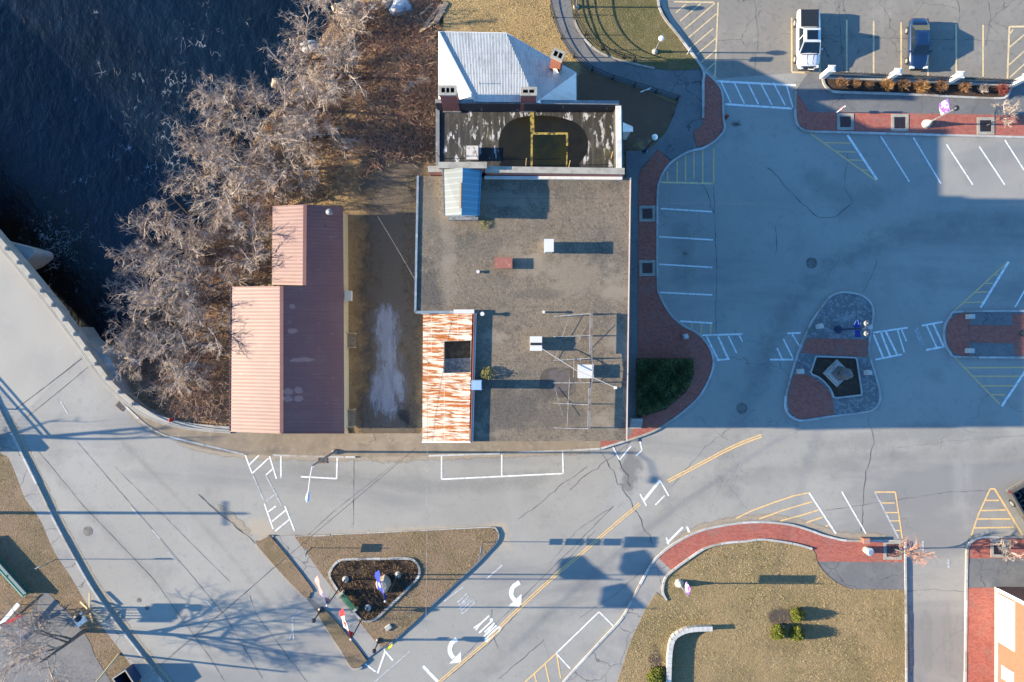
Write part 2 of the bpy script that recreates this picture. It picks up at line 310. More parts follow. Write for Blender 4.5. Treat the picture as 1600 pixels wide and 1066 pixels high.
obrick = mat('orange_brick_wall', (.24,.075,.042), .85, [n(1,.0,.8,(.2,.06,.034), t='brick', bw=.22, rh=.075, mort=0), n(1,.93,1,(.24,.14,.1), t='brick', bw=.22, rh=.075, mort=.011, k=.6)], coord='wall')
stonecap = mat('stone_coping', (.27,.25,.21), .85, [n(2,.4,.7,(.19,.175,.15), d=7)])
blackroof = mat('black_roll_roofing', (.05,.047,.044), .8, [n(.9,.0,.14,(.016,.016,.016), t='wave', dir='X', k=.6) | {'s':.35}, n(1.3,.5,.75,(.075,.068,.06), d=7, st=(1.8,.3,1)), n(1.6,.54,.6,(.4,.4,.4), d=9, st=(1.7,.55,1), mask=n(.35,.42,.52,(0,0,0), st=(1,.5,1), loc=(3,0,0))), n(.5,.55,.7,(.07,.068,.035), d=5, k=.6)], bump=[n(3,.3,.7,(0,0,0), d=6, bs=.4, bd=.03)])
puddle = mat('standing_water', (.009,.008,.005), .25, [n(.5,.35,.6,(.014,.013,.006), d=5)], spec=.3)
puddle2 = mat('green_standing_water', (.018,.018,.003), .2, [n(.4,.35,.6,(.008,.01,.004), d=5)], spec=.3)
algae = mat('yellow_algae', (.3,.23,.06), .9, [n(3,.45,.6,(.06,.05,.02), d=7)])
rust = mat('rusty_white_roofing', (.27,.26,.24), .85, [n(1,.475,.55,(.18,.06,.018), d=7, r=.72, st=(.16,4.6,1), k=1, mask=n(.6,.3,.4,(0,0,0), st=(.3,1,1), loc=(0,4,0), d=6)), n(2,.56,.6,(.1,.026,.005), d=7, st=(.16,5,1), k=.9), n(1,.99,1,(.34,.33,.3), t='brick', bw=2.1, rh=30, mort=.02, k=.5), n(.6,.6,.7,(.26,.17,.1), d=5, k=.3, st=(.5,2,1))], spec=.1)
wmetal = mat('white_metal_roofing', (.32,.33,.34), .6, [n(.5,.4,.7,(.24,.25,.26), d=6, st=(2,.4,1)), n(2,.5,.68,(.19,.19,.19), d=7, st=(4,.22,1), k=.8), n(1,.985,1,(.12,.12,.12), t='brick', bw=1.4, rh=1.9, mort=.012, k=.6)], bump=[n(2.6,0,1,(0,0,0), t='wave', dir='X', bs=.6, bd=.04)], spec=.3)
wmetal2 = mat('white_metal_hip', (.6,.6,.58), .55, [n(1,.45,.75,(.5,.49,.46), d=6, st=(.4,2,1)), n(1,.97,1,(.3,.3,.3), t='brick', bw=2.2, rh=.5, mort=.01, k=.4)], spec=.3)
creamr = mat('cream_metal_roofing', (.14,.162,.172), .6, [n(1,.0,.2,(.095,.11,.118), t='wave', dir='Y', k=.8) | {'s':.72}, n(4,.6,.75,(.35,.26,.16), d=5, k=.5)])
bluer = mat('blue_metal_roofing', (.085,.215,.3), .5, [n(1,.0,.2,(.055,.15,.215), t='wave', dir='Y', k=.8) | {'s':.72}])
stucco = mat('grey_render_wall', (.3,.29,.27), .9, [n(.6,.4,.7,(.22,.21,.2), d=6)])
steel = mat('galvanised_steel', (.13,.133,.137), .55, [n(5,.4,.7,(.28,.28,.29), d=4)], metal=.35)
steelr = mat('rusty_painted_steel', (.15,.14,.132), .6, [n(2,.5,.62,(.1,.06,.045), d=6, k=.8)])
boxw = mat('white_equipment_paint', (.45,.44,.42), .5, [n(3,.55,.75,(.42,.4,.36), d=6, k=.6)])
black = mat('black_metal', (.012,.012,.014), .4, spec=.5)
dark = mat('dark_void', (.006,.006,.007), .9)
navy = mat('dark_blue_metal', (.015,.03,.07), .4, spec=.5)
purple = mat('purple_banner_cloth', (.12,.05,.36), .8, [n(1.6,.5,.55,(.6,.6,.62), d=3, k=.95, st=(1,1,1.2))])
bluecl = mat('blue_banner_cloth', (.012,.03,.22), .8, [n(1.6,.55,.6,(.6,.6,.62), d=3, k=.95)])
frost = mat('frosted_globe', (.7,.7,.66), .3)
green = mat('green_painted_wood', (.03,.12,.07), .6, [n(4,.5,.7,(.05,.16,.1), d=4)])
wood = mat('weathered_timber', (.2,.16,.125), .9, [n(3,.4,.7,(.12,.095,.075), d=6, st=(1,1,1))])
palewood = mat('pale_timber', (.42,.32,.18), .85)
redp = mat('red_paint', (.36,.018,.016), .5); whitep = mat('white_paint', (.62,.62,.62), .5)
yel = mat('fluorescent_yellow_panel', (.62,.66,.02), .5)
drv = mat('dark_driveway', (.052,.046,.04), .9, [n(.5,.4,.7,(.085,.068,.05), d=6), n(3,.5,.7,(.032,.03,.028), d=7, k=.7), n(28,.5,.75,(.13,.12,.105), d=3, k=.6),
    n(1.1,.66,.8,(.27,.285,.33), d=9, r=.68, dist=.5, st=(2.2,.75,1), blob=(-11.3,-2.6,2.7,7.0), bo=.95, bk=.5), n(.9,.52,.7,(.03,.03,.032), d=6, k=.8, blob=(-9.4,-6.7,2.2,1.6), bo=.6, bk=.6)], bump=[n(20,.3,.7,(0,0,0), d=5, bs=.5, bd=.03)])
def stainmat(name, col, alpha, s_=.8, lo=.35, hi=.7, st=(1,1,1), rough=.9, rr_=.65):
    m = mat(name, col, rough, [n(9,.4,.7,tuple(c*.7 for c in col), d=5)]); t = m.node_tree; N = t.nodes
    at = N.new('ShaderNodeAttribute'); at.attribute_name = 'edge'; x = N.new('ShaderNodeTexNoise'); x.inputs['Scale'].default_value = s_; x.inputs['Detail'].default_value = 8; x.inputs['Roughness'].default_value = rr_
    mp = N.new('ShaderNodeMapping'); mp.inputs['Scale'].default_value = st; tc = N.new('ShaderNodeTexCoord'); t.links.new(tc.outputs['Object'], mp.inputs[0]); t.links.new(mp.outputs[0], x.inputs[0])
    ad = N.new('ShaderNodeMath'); ad.operation = 'MULTIPLY_ADD'; t.links.new(at.outputs['Fac'], ad.inputs[0]); ad.inputs[1].default_value = .5; t.links.new(x.outputs[0], ad.inputs[2])
    mr = N.new('ShaderNodeMapRange'); mr.interpolation_type = 'SMOOTHSTEP'; t.links.new(ad.outputs[0], mr.inputs[0]); mr.inputs[1].default_value = lo+.25; mr.inputs[2].default_value = hi+.25
    ml = N.new('ShaderNodeMath'); ml.operation = 'MULTIPLY'; t.links.new(mr.outputs[0], ml.inputs[0]); ml.inputs[1].default_value = alpha
    m2 = N.new('ShaderNodeMath'); m2.operation = 'MULTIPLY'; t.links.new(ml.outputs[0], m2.inputs[0])
    sq = N.new('ShaderNodeMath'); sq.operation = 'MINIMUM'; sq.inputs[1].default_value = 1; s3 = N.new('ShaderNodeMath'); s3.operation = 'MULTIPLY'; s3.inputs[1].default_value = 2.5; t.links.new(at.outputs['Fac'], s3.inputs[0]); t.links.new(s3.outputs[0], sq.inputs[0]); t.links.new(sq.outputs[0], m2.inputs[1])
    t.links.new(m2.outputs[0], N['Principled BSDF'].inputs['Alpha']); return m
def stain(name, m, px, wd, z, parent=None, kind=None):
    q = resample(W(px), .5); K = 7; mb = MB(); ed = []
    for j in range(K):
        d = wd*(j/(K-1)-.5)
        for i,(x,y) in enumerate(offsetline(q, d)):
            mb.v.append((x,y,z)); e_ = 1-abs(2*j/(K-1)-1); e_ *= min(1, i/4, (len(q)-1-i)/4); ed.append(e_)
    n_ = len(q); mb.f = [(j*n_+i,j*n_+i+1,(j+1)*n_+i+1,(j+1)*n_+i) for j in range(K-1) for i in range(n_-1)]; mb.m = [0]*len(mb.f)
    o = mb.build(name, m, parent, kind); at = o.data.attributes.new('edge','FLOAT','POINT'); at.data.foreach_set('value', ed); return o
leafg = mat('dark_evergreen_leaves', (.035,.062,.018), .7, [n(2,.4,.7,(.06,.085,.02), d=4), n(6,.55,.7,(.018,.03,.01), d=3)])
leafy = mat('yellow_green_leaves', (.12,.125,.012), .7, [n(4,.4,.7,(.06,.08,.01), d=4)])
leafb = mat('brown_dry_stems', (.25,.135,.065), .9, [n(4,.4,.7,(.17,.085,.045), d=4)])
leafo = mat('orange_dry_stems', (.32,.17,.06), .9, [n(4,.4,.7,(.22,.11,.045), d=4)])
leafr = mat('red_dry_stems', (.24,.06,.05), .9, [n(4,.4,.7,(.14,.04,.035), d=4)])
leafw = mat('yellowed_weeds', (.19,.17,.06), .9, [n(4,.4,.7,(.1,.1,.03), d=4)])
stone = mat('pale_boulder', (.3,.24,.18), .9, [n(2,.4,.7,(.2,.16,.12), d=6)], bump=[n(4,.2,.8,(0,0,0), d=6, bs=.6, bd=.08)])
stoned = mat('dark_memorial_stone', (.075,.075,.078), .6, [n(4,.4,.7,(.12,.12,.12), d=6)])
rubber = mat('black_rubber', (.012,.012,.012), .8)
glass = mat('dark_car_glass', (.006,.012,.02), .06, spec=.6)
pwhite = mat('white_car_paint', (.46,.47,.48), .3, coat=.6); pblue = mat('blue_car_paint', (.005,.016,.05), .25, coat=1.0, spec=.5); pgrey = mat('dark_grey_car_paint', (.05,.05,.05), .3, coat=.6)
chrome = mat('bright_alloy', (.55,.55,.55), .3, metal=.8); tail = mat('red_lens', (.16,.006,.008), .2); lamp = mat('clear_lens', (.6,.6,.6), .1)
cover = mat('black_bed_cover', (.014,.016,.02), .55)
# ================================================================= ground, river
WZ = -5.0
shore_px = [(600,-60),(552,-25),(506,50),(466,125),(410,190),(380,250),(338,330),(290,410),(240,470),(190,522),(142,556),(95,590),(20,660),(-100,740),(-400,860)]
shore = [P2(u,v,WZ) for u,v in smooth(shore_px, 4)]
rivpoly = shore + [(-300,-60),(-300,260),(10,260)]
SA = np.array(shore)
def shore_d(x, y):
    a, b = SA[:-1], SA[1:]; p = np.array([x, y]); ab = b-a
    t = np.clip(((p-a)*ab).sum(1)/(ab*ab).sum(1), 0, 1); q = a+ab*t[:,None]
    i = int(np.argmin(((p-q)**2).sum(1))); d = math.hypot(*(p-q[i])); return d, i/len(a)
_nz = lambda x,y: math.sin(x*.9+1.3*math.sin(y*.7))*.5+math.sin(y*1.3+1.1*math.sin(x*1.1))*.5
def gz(x, y):
    if x > -10 and y < 25 or x > 3: return -.05
    d, f = shore_d(x, y); ins = inpoly(x, y, rivpoly)
    if ins: return WZ-.15-min(d*.35, 2.0)
    wd = 12.5 if f < .66 else (12.5-(f-.66)/.05*10.5 if f < .71 else 2.0)
    t = min(d/wd, 1); t2 = 1-(1-t)**1.7
    z = WZ-.1+(-.05-WZ+.1)*t2
    return z+_nz(x,y)*.22*min(1,(1-t)*4)*min(1,d)
xs = [-420,-250,-150,-90]+list(np.arange(-62,62.1,.8))+[90,150,250,420]
ys = [-420,-250,-150,-90,-60]+list(np.arange(-46,46.1,.8))+[60,90,150,250,420]
mb = MB(); mb.v = [(x,y,gz(x,y)) for y in ys for x in xs]; nx = len(xs)
mb.f = [(j*nx+i, j*nx+i+1, (j+1)*nx+i+1, (j+1)*nx+i) for j in range(len(ys)-1) for i in range(nx-1)]; mb.m = [0]*len(mb.f)
ground = mb.build('ground', groundm, kind='structure', smooth=True)
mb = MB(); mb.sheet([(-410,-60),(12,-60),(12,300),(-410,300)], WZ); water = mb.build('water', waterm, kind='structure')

# ================================================================= roads
swkerb = smooth([(-20,595),(0,640),(33,705),(65,770),(85,812),(115,868),(145,920),(180,970),(215,1015),(255,1066),(300,1120)], 4)
nkerb = smooth([(130,553),(150,577),(170,602),(189,626),(211,648),(231,665),(260,681),(300,695),(340,704),(383,710),(440,712),(540,713),(668,712),(760,709),(900,703),(938,700)], 4)
roadpoly = swkerb[4:] + [(300,1600),(3200,1600),(3200,-700),(1026,-700),(1029,0),(1060,60),(1095,112),(1070,200),(990,262),(982,600),(940,690)] + nkerb[::-1] + [(22,662)]
mb = MB(); mb.sheet(W(roadpoly), 0); road = mb.build('road', asphalt, kind='structure')
# worn parking lot asphalt, a patch laid over the road
mb = MB(); mb.sheet(W([(1032,-500),(1042,12),(1095,98),(1124,123),(1215,116),(1245,114),(1284,118),(1440,122),(1600,130),(3000,150),(3000,-500)]), .004); mb.build('parking_lot', asph_lot, kind='structure')
drvs = stainmat('driveway_dirt', (.092,.074,.057), 1.0, .8, .15, .65)
stain('driveway', drvs, smooth([(618,190),(612,300),(610,420),(612,560),(606,640),(608,716)],4), 7.6, .01, kind='structure')
iced = stainmat('pale_ice_residue', (.25,.265,.31), .75, 1.4, .4, .7, (2.0,.5,1), rr_=.75)
for k,(px,wd) in enumerate((([(602,455),(603,500),(606,560),(604,640),(606,668)],4.2),([(592,560),(588,610),(578,650)],2.2),([(616,555),(622,600),(632,640)],2.4),([(606,500),(610,560),(612,610)],1.2))): stain('ice_residue', iced, px, wd, .014+.001*k, kind='structure')
wet = stainmat('wet_dirt', (.03,.03,.032), .9, .9, .3, .55); stain('wet_patch', wet, [(610,645),(630,652),(652,658)], 2.2, .02, kind='structure')
# bridge
bd = [(130,553),(92,482),(34,411),(0,372),(-120,230),(-700,-460),(-1000,-300),(-300,330),(-70,566),(-20,595),(0,640),(22,662)]
br = thing('bridge', 'concrete road bridge crossing the dark river at the left edge', 'bridge', P(60,540))
mb = MB(); mb.prism(W(bd), -1.3, .005, bottom=True); mb.build('deck', [deckm], br)
edge = smooth([(-300,20),(-120,225),(0,368),(34,408),(92,480),(130,531),(152,562),(176,594),(200,617),(222,634),(246,647),(275,656),(310,662),(362,666)], 5)
mb = MB(); e2 = W(edge); i2 = offsetline(e2, -.62)
for k in range(len(e2)-1): mb.prism([e2[k],e2[k+1],i2[k+1],i2[k]], -.9, .28)
mb.build('parapet_ledge', concl, br)
rails = offsetline(e2, -.5)
for dd in (.0, .16):
    mb = MB(); mb.tube([(p[0],p[1],.62+dd*.6) for p in offsetline(e2,-.52+dd)], .045, 6); mb.build('rail', concl, br)
for p in resample(e2, 1.62):
    if p[0] < -46.5-6 or p[0] > -32.5: continue
    mb = MB(); mb.box((p[0]+.02,p[1]-.22,.45), (.13,.4,.3), rz=R(-38)); mb.build('rail_post', concl, br)
mb = MB(); t_ = -1.9
q = [P2(u,v,t_) for u,v in smooth([(-20,370),(5,376),(46,387),(52,391),(53,397),(48,403),(36,412)],3)]+[P2(-5,430,t_)]
mb.prism(q, WZ-2, t_); mb.prism(offsetline(q,.0)[:-1]+[q[-1]], t_, t_+.02); mb.build('pier', stucco, br)
mb = MB(); mb.prism(W([(100,510),(129,552),(152,562),(20,680),(-20,640)]), -6, -1.35); mb.build('abutment', stucco, br)
mb = MB(); mb.prism([P2(u,v,-.6) for u,v in smooth([(124,527),(152,548),(172,560),(186,590),(203,618),(222,637)],3)]+W([(215,640),(180,612),(150,575),(128,545)],-.6), -4, -.6); mb.build('wing_wall', stucco, br)
for a,b,wd in (((128,560),(24,640),.09),((137,574),(42,652),.05)):
    mb = MB(); stripe(mb, W([a,((a[0]+b[0])/2+1,(a[1]+b[1])/2),b]), wd, .009); mb.build('expansion_joint', tar, br)
# ================================================================= raised slabs: paths, lawns, sidewalks
def slab(name, px, h, m, z0=-.2, sm=0, extra=None):
    if sm: px = smooth(px, sm, True)
    mb = MB(); mb.prism(W(px), z0, h); return mb.build(name, m, kind='structure')
ramp = smooth([(858,-40),(860,5),(866,30),(876,58),(893,86),(915,105),(950,122),(1000,138),(1060,157)],4)
rampin = smooth([(893,-40),(893,5),(897,32),(908,55),(925,74),(950,89),(1000,103),(1045,110),(1097,108)],4)
slab('footpath', ramp+[(1052,182),(1040,208),(1012,236),(978,236),(978,690),(997,690),(997,283),(1001,264),(1028,234),(1048,250),(1066,241),(1083,232),(1083,206),(1098,195),(1098,110)]+rampin[::-1], .10, footp)
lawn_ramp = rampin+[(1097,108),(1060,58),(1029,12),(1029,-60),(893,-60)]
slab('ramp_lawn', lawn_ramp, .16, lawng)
slab('brick_paving', [(1028,234),(1048,253),(1036,268),(1030,285),(1027,310),(1027,440),(1031,462),(1046,488),(1066,507),(1090,520),(1106,540),(1113,560),(1111,580),(1094,615),(1069,640),(1040,661),(1010,677),(985,688),(938,700),(938,684),(985,681),(992,660),(997,650),(996,560),(997,283),(1001,266)], .115, brickd)
slab('brick_paving', [(1098,112),(1118,128),(1128,150),(1128,186),(1130,201),(1119,217),(1104,228),(1088,230),(1083,206),(1097,196)], .112, brickd)
kerb('kerb', smooth([(1098,110),(1112,122),(1124,136),(1129,150),(1130,186),(1132,202),(1120,218),(1106,228),(1095,233),(1080,236),(1065,243),(1050,253),(1038,267),(1030,285),(1027,310),(1027,440),(1031,462),(1046,489),(1066,508),(1090,521),(1107,541),(1114,560),(1112,581),(1095,616),(1070,641),(1041,662),(1010,678),(938,701)],4), mat=KM)
kerb('kerb', smooth([(1029,-60),(1029,12),(1060,58),(1097,108),(1098,130),(1098,186)],4), z1=.24, wd=.2, mat=KM)
kerb('path_edging', rampin[8:-6], z1=.2, wd=.16, stone=1.2, mat=[granite2,granite,granite2])
# south sidewalk
swin = smooth([(150,562),(172,592),(200,617),(222,634),(246,647),(275,656),(310,662),(362,668)],4)
slab('sidewalk', nkerb[4:-1]+[(938,700),(938,684),(938,668),(662,668),(660,677),(545,677),(543,668),(362,668)]+swin[::-1][1:], .12, conc)
kerb('kerb', nkerb[10:25]+[(383,710)], mat=KM, wd=.16)
kerb('kerb', [(427,711),(490,713),(557,714)], mat=KM, wd=.16); kerb('kerb', [(670,712),(760,709),(900,703),(938,701)], mat=KM, wd=.16)
# sw sidewalk + grass
swgr = smooth([(-60,640),(0,705),(14,714),(28,745),(41,779),(65,813),(86,861),(113,902),(148,961),(192,1019),(225,1070),(260,1120)],4)
slab('sidewalk', swkerb+swgr[::-1], .15, footpl := mat('pale_sidewalk', (.225,.212,.192), .9, [n(.5,.4,.7,(.18,.175,.168), d=6), n(3,.5,.72,(.26,.25,.235), d=7, k=.7), n(.3,.012,.003,(.06,.06,.06), t='crack', k=.7)]), z0=-.3)
kerb('kerb', swkerb, z1=.17, mat=KM, wd=.16, stone=2.6)
slab('roadside_lawn', swgr+[(260,1300),(-300,1300),(-300,720),(-60,650)], .12, lawnp, z0=-3)
slab('gravel_yard', smooth([(-30,985),(45,960),(70,925),(95,945),(115,965),(140,1000),(150,1025),(175,1066),(190,1100),(-30,1100)],4,True), .135, mat('grey_gravel_yard', (.13,.125,.125), .95, [n(.5,.4,.7,(.16,.155,.15), d=6), n(5,.5,.75,(.08,.078,.078), d=7), n(20,.5,.75,(.2,.19,.185), d=4)]))
# triangle island
tri = [(461,838),(600,832),(700,827),(768,824),(778,832),(777,845),(745,878),(700,921),(680,938),(645,975),(620,994),(598,1011),(583,997),(507,902),(475,857)]
slab('island_walk', [(427,838),(461,836),(470,850),(507,900),(583,995),(600,1010),(575,1028),(507,951),(488,935),(470,900)], .10, footpl)
slab('island_walk', [(402,853),(427,838),(488,920),(507,951),(572,1027),(550,1042),(537,1021),(496,957),(475,930)], .06, footp)
slab('island_lawn', tri, .16, lawnp)
slab('grass_strip', smooth([(404,853),(409,844),(418,839),(428,842),(486,915),(486,925),(474,930)],3,True), .2, lawnp)
slab('grass_strip', smooth([(497,958),(507,951),(540,987),(571,1027),(571,1033),(560,1042),(549,1041),(537,1021)],3,True), .2, lawnp)
kerb('kerb', smooth([(428,838),(414,839),(405,845),(402,854),(440,893),(474,931)],4), mat=[granite2]*3); kerb('kerb', smooth([(495,957),(537,1022),(549,1043),(561,1044),(566,1040)],4), mat=[granite2]*3)
kerb('kerb', smooth([(461,838),(600,832),(700,827),(768,824),(777,830),(779,838),(775,848)],4), mat=KM, wd=.15); kerb('kerb', [(775,848),(745,880),(680,940),(620,996),(598,1012)], mat=[footp]*3, wd=.15)
bedpx = smooth([(518,905),(519,888),(528,877),(545,873),(600,872),(640,872),(652,880),(656,893),(648,908),(600,955),(585,967),(570,969),(555,957)],4,True)
slab('flower_bed', bedpx, .2, mulch); 
kerb('bed_edging', bedpx+bedpx[:1], z1=.27, wd=.2, stone=.64, mat=[granite,granite3,granite2])
# top right sidewalk
slab('sidewalk', smooth([(1243,141),(1242,160),(1242,176),(1244,192),(1250,201),(1264,206)],3)+[(1306,208),(1600,215),(1900,222),(1900,128),(1600,128),(1284,116),(1262,115),(1252,128)], .10, footp)
slab('brick_paving', smooth([(1245,146),(1244,176),(1246,191),(1252,199),(1265,204)],3)+[(1306,206),(1600,213),(1900,220),(1900,186),(1600,181),(1500,179),(1265,176)], .115, brick)
kerb('kerb', smooth([(1243,143),(1242,176),(1244,192),(1250,201),(1264,206),(1306,207),(1450,211),(1600,215),(1800,220)],5), mat=KM)
plk = smooth([(1284,122),(1287,134),(1296,142),(1310,145),(1400,148),(1500,153),(1560,155),(1572,150),(1578,137)],5)
slab('planting_bed', plk+[(1580,133),(1284,120)], .2, mulch)
kerb('kerb', plk, z1=.28, mat=KM)
# middle island
isl = smooth([(1314,457),(1331,458),(1348,463),(1360,474),(1364,489),(1361,510),(1358,530),(1358,555),(1367,586),(1374,612),(1373,629),(1362,641),(1337,646),(1295,651),(1257,657),(1242,655),(1229,644),(1227,620),(1238,578),(1250,542),(1267,504),(1288,474),(1299,462)],4,True)
slab('paved_island', isl, .1, cobble)
slab('brick_paving', [(1260,528),(1354,531),(1354,558),(1251,552)], .115, brickd)
slab('brick_paving', smooth([(1238,586),(1252,585),(1265,587)],3)+smooth([(1265,587),(1284,601),(1296,615),(1301,628),(1302,649)],4)+[(1248,655),(1233,644),(1230,620)], .115, brickd)
kerb('kerb', isl+isl[:3], mat=KM)
mbed = [(1274,557),(1337,559),(1346,617),(1303,622)]+smooth([(1302,622),(1297,609),(1290,600),(1279,590),(1265,584)],3)
slab('planting_bed', mbed, .15, mulch); kerb('bed_edging', mbed+mbed[:1], z1=.22, wd=.14, stone=3, mat=[granite]*3)
# right island
ri = smooth([(1640,559),(1500,558),(1486,553),(1477,540),(1474,522),(1477,505),(1486,493),(1500,487),(1640,486)],4)
slab('paved_island', ri, .1, footp)
slab('brick_paving', smooth([(1502,489),(1488,495),(1479,507),(1477,522),(1480,539),(1488,550),(1502,556)],4)+[(1512,556),(1514,489)], .112, brickd)
slab('brick_paving', [(1514,508),(1581,509),(1581,491),(1640,491),(1640,555),(1583,555),(1583,537),(1514,535)], .115, brickd)
kerb('kerb', ri, mat=KM)
# bottom right
ok = smooth([(880,1066),(905,1038),(940,1000),(970,968),(985,942),(1002,909),(1019,879),(1034,864),(1045,855),(1064,843),(1084,833),(1105,826),(1135,820),(1167,816),(1203,816),(1236,820),(1263,828),(1285,836),(1300,840),(1319,844),(1350,845),(1412,845)],4)
ik = smooth([(1041,937),(1036,928),(1035,919),(1039,902),(1054,888),(1069,877),(1099,857),(1131,848),(1165,845),(1188,842),(1216,845),(1244,850),(1268,857)],4)
i_a = min(range(len(ok)), key=lambda i: abs(ok[i][0]-1026)); i_b = min(range(len(ik)), key=lambda i: (ik[i][0]-1052)**2+(ik[i][1]-890)**2)
slab('sidewalk', [(850,1100),(880,1066)]+ok[1:i_a+1]+[ik[i_b]]+ik[:i_b][::-1]+[(1025,925),(1008,952),(985,1000),(960,1080),(955,1100)], .12, footpl)
slab('brick_paving', ok[i_a:]+[(1413,878),(1276,877),(1275,868)]+ik[i_b:][::-1], .125, brick2)
slab('sidewalk', [(1276,877),(1413,877),(1413,921),(1332,920)]+smooth([(1332,920),(1316,915),(1300,905),(1288,893),(1276,877)],3)[1:-1], .122, footp)
lw = ik+smooth([(1268,857),(1274,866),(1276,877),(1288,894),(1310,912),(1332,920)],3)+[(1413,921),(1415,1110),(950,1110),(985,1000),(1008,952),(1025,925)]
slab('lawn', lw, .15, lawnm)
kerb('kerb', ok, mat=KM); kerb('kerb', ik, z1=.26, mat=KM); kerb('kerb', [(1413,846),(1414,920),(1415,1110)], mat=KM, z1=.2)
rk = smooth([(1700,839),(1545,839),(1530,840),(1518,845),(1511,856),(1510,870)],4)+[(1509,918),(1507,1110)]
slab('sidewalk', rk[:-2]+[(1509,918),(1509,920),(1700,920)], .10, footp); slab('brick_paving', [(1516,846),(1530,842),(1700,842),(1700,872),(1513,872),(1512,858)], .115, brick2)
slab('brick_paving', [(1509,918),(1700,918),(1700,1110),(1507,1110)], .12, brick2)
kerb('kerb', rk, mat=KM)
slab('hedge_bed', [(994,560),(1082,560),(1084,585),(1072,612),(1040,640),(1000,652),(994,650)], .135, mulch)
# west lawn beside the white house: slightly raised dry grass
slab('dry_lawn', smooth([(690,-60),(858,-60),(859,10),(866,34),(878,64),(896,91),(918,110),(960,128),(1054,161),(1046,185),(1034,208),(1006,232),(978,250),(700,250)],2,False), .02, lawngold, z0=-1)
# ================================================================= markings (one mesh per group, parts of the road)
def marks(name, m, segs, z=.010):
    mb = MB()
    for s_ in segs:
        wd = .125; pts = s_
        if isinstance(s_[-1], (int,float)): wd = s_[-1]; pts = s_[:-1]
        q = W(pts); q = resample(q, 1.2) if len(q) == 2 else q
        if len(q) == 1: q = W(pts)
        stripe(mb, q, wd, z); z += .00002
    return mb.build(name, m, road)
A = lambda a,b,c,d,*w_: ((a,b),(c,d),*w_)
marks('parking_line', white, [A(690,712,690,749),A(690,749,880,740),A(880,740,879,705),A(784,746,784,710),A(439,713,439,747),A(527,715,526,748),A(526,748,470,745)], .011)
marks('crosswalk', white, [A(383,711,394,740),A(421,713,432,748),A(390,726,405,711),A(395,739,420,716),A(416,742,426,733),A(413,787,428,830),A(445,791,462,834),A(419,800,431,791),A(425,815,447,797),A(430,830,452,812)])
marks('crosswalk', white, [A(958,699,968,719),A(968,719,986,697),A(1000,690,1003,704),A(994,712,1003,704),A(1000,772,1012,794),A(1006,782,1031,751,.24),A(1031,751,1045,775),A(1024,789,1043,770),A(1041,840,1045,851),A(1042,849,1067,824,.2),A(1073,823,1077,832,.2)], .012)
marks('crosswalk', faint, [A(415,742,440,790),A(395,742,414,786),A(416,783,436,768),A(452,1000,460,975),A(455,967,470,955),A(457,968,459,1000)], .012)
marks('crosswalk', white, [A(1118,127,1250,134,.18),A(1133,163,1240,170,.18)]+[A(x,129,x+15+k,161+k) for k,x in enumerate((1127,1147,1168,1188,1208,1229))][:5]+[A(1229,134,1239,168)], .012)
marks('crosswalk', white, [A(1097,524,1165,522,.15),A(1104,526,1122,562,.17),A(1122,526,1138,561,.17),A(1138,525,1151,552),A(1155,524,1160,534),A(1120,563,1140,561,.15),A(1230,521,1257,520,.15),A(1203,562,1240,562,.15),A(1214,544,1222,561),A(1224,530,1239,560),A(1238,523,1249,541)], .012)
marks('crosswalk', white, [A(1364,520,1418,512,.15),A(1368,562,1414,553,.15),A(1365,523,1380,559,.17),A(1376,519,1391,557,.17),A(1384,518,1402,555,.17),A(1402,515,1413,551),A(1408,514,1417,535),A(1440,509,1473,503,.15),A(1447,547,1474,542,.17),A(1448,509,1464,544),A(1458,506,1475,543,.17)], .012)
marks('crosswalk', faint, [A(1433,512,1443,540),A(1430,515,1438,535)], .012)
marks('crosswalk', white, [A(570,1037,590,1052),A(590,1052,602,1018,.16),A(602,1018,614,1032,.16),A(605,1022,600,1014)], .012)
marks('parking_line', white, [A(869,1021,936,956),A(936,956,958,978),A(869,1021,891,1045)], .011)
def poly_mark(name, m, polys, z=.0125):
    mb = MB()
    for p in polys: mb.sheet(W(p), z)
    return mb.build(name, m, road)
def ribbon_px(c, wd):
    a = offsetline(c, wd/2); b = offsetline(c, -wd/2); return a+b[::-1]
poly_mark('turn_arrow', white, [ribbon_px(smooth([(812,910),(803,916),(799,924),(800,932),(804,938)],4),7), [(815,928),(814.5,948),(795,946.8)]])
poly_mark('turn_arrow', white, [ribbon_px(smooth([(714,998.6),(706,1005),(703,1013),(704,1021),(709,1028)],4),7), [(720.6,1017.5),(720.6,1035),(702,1037)]])
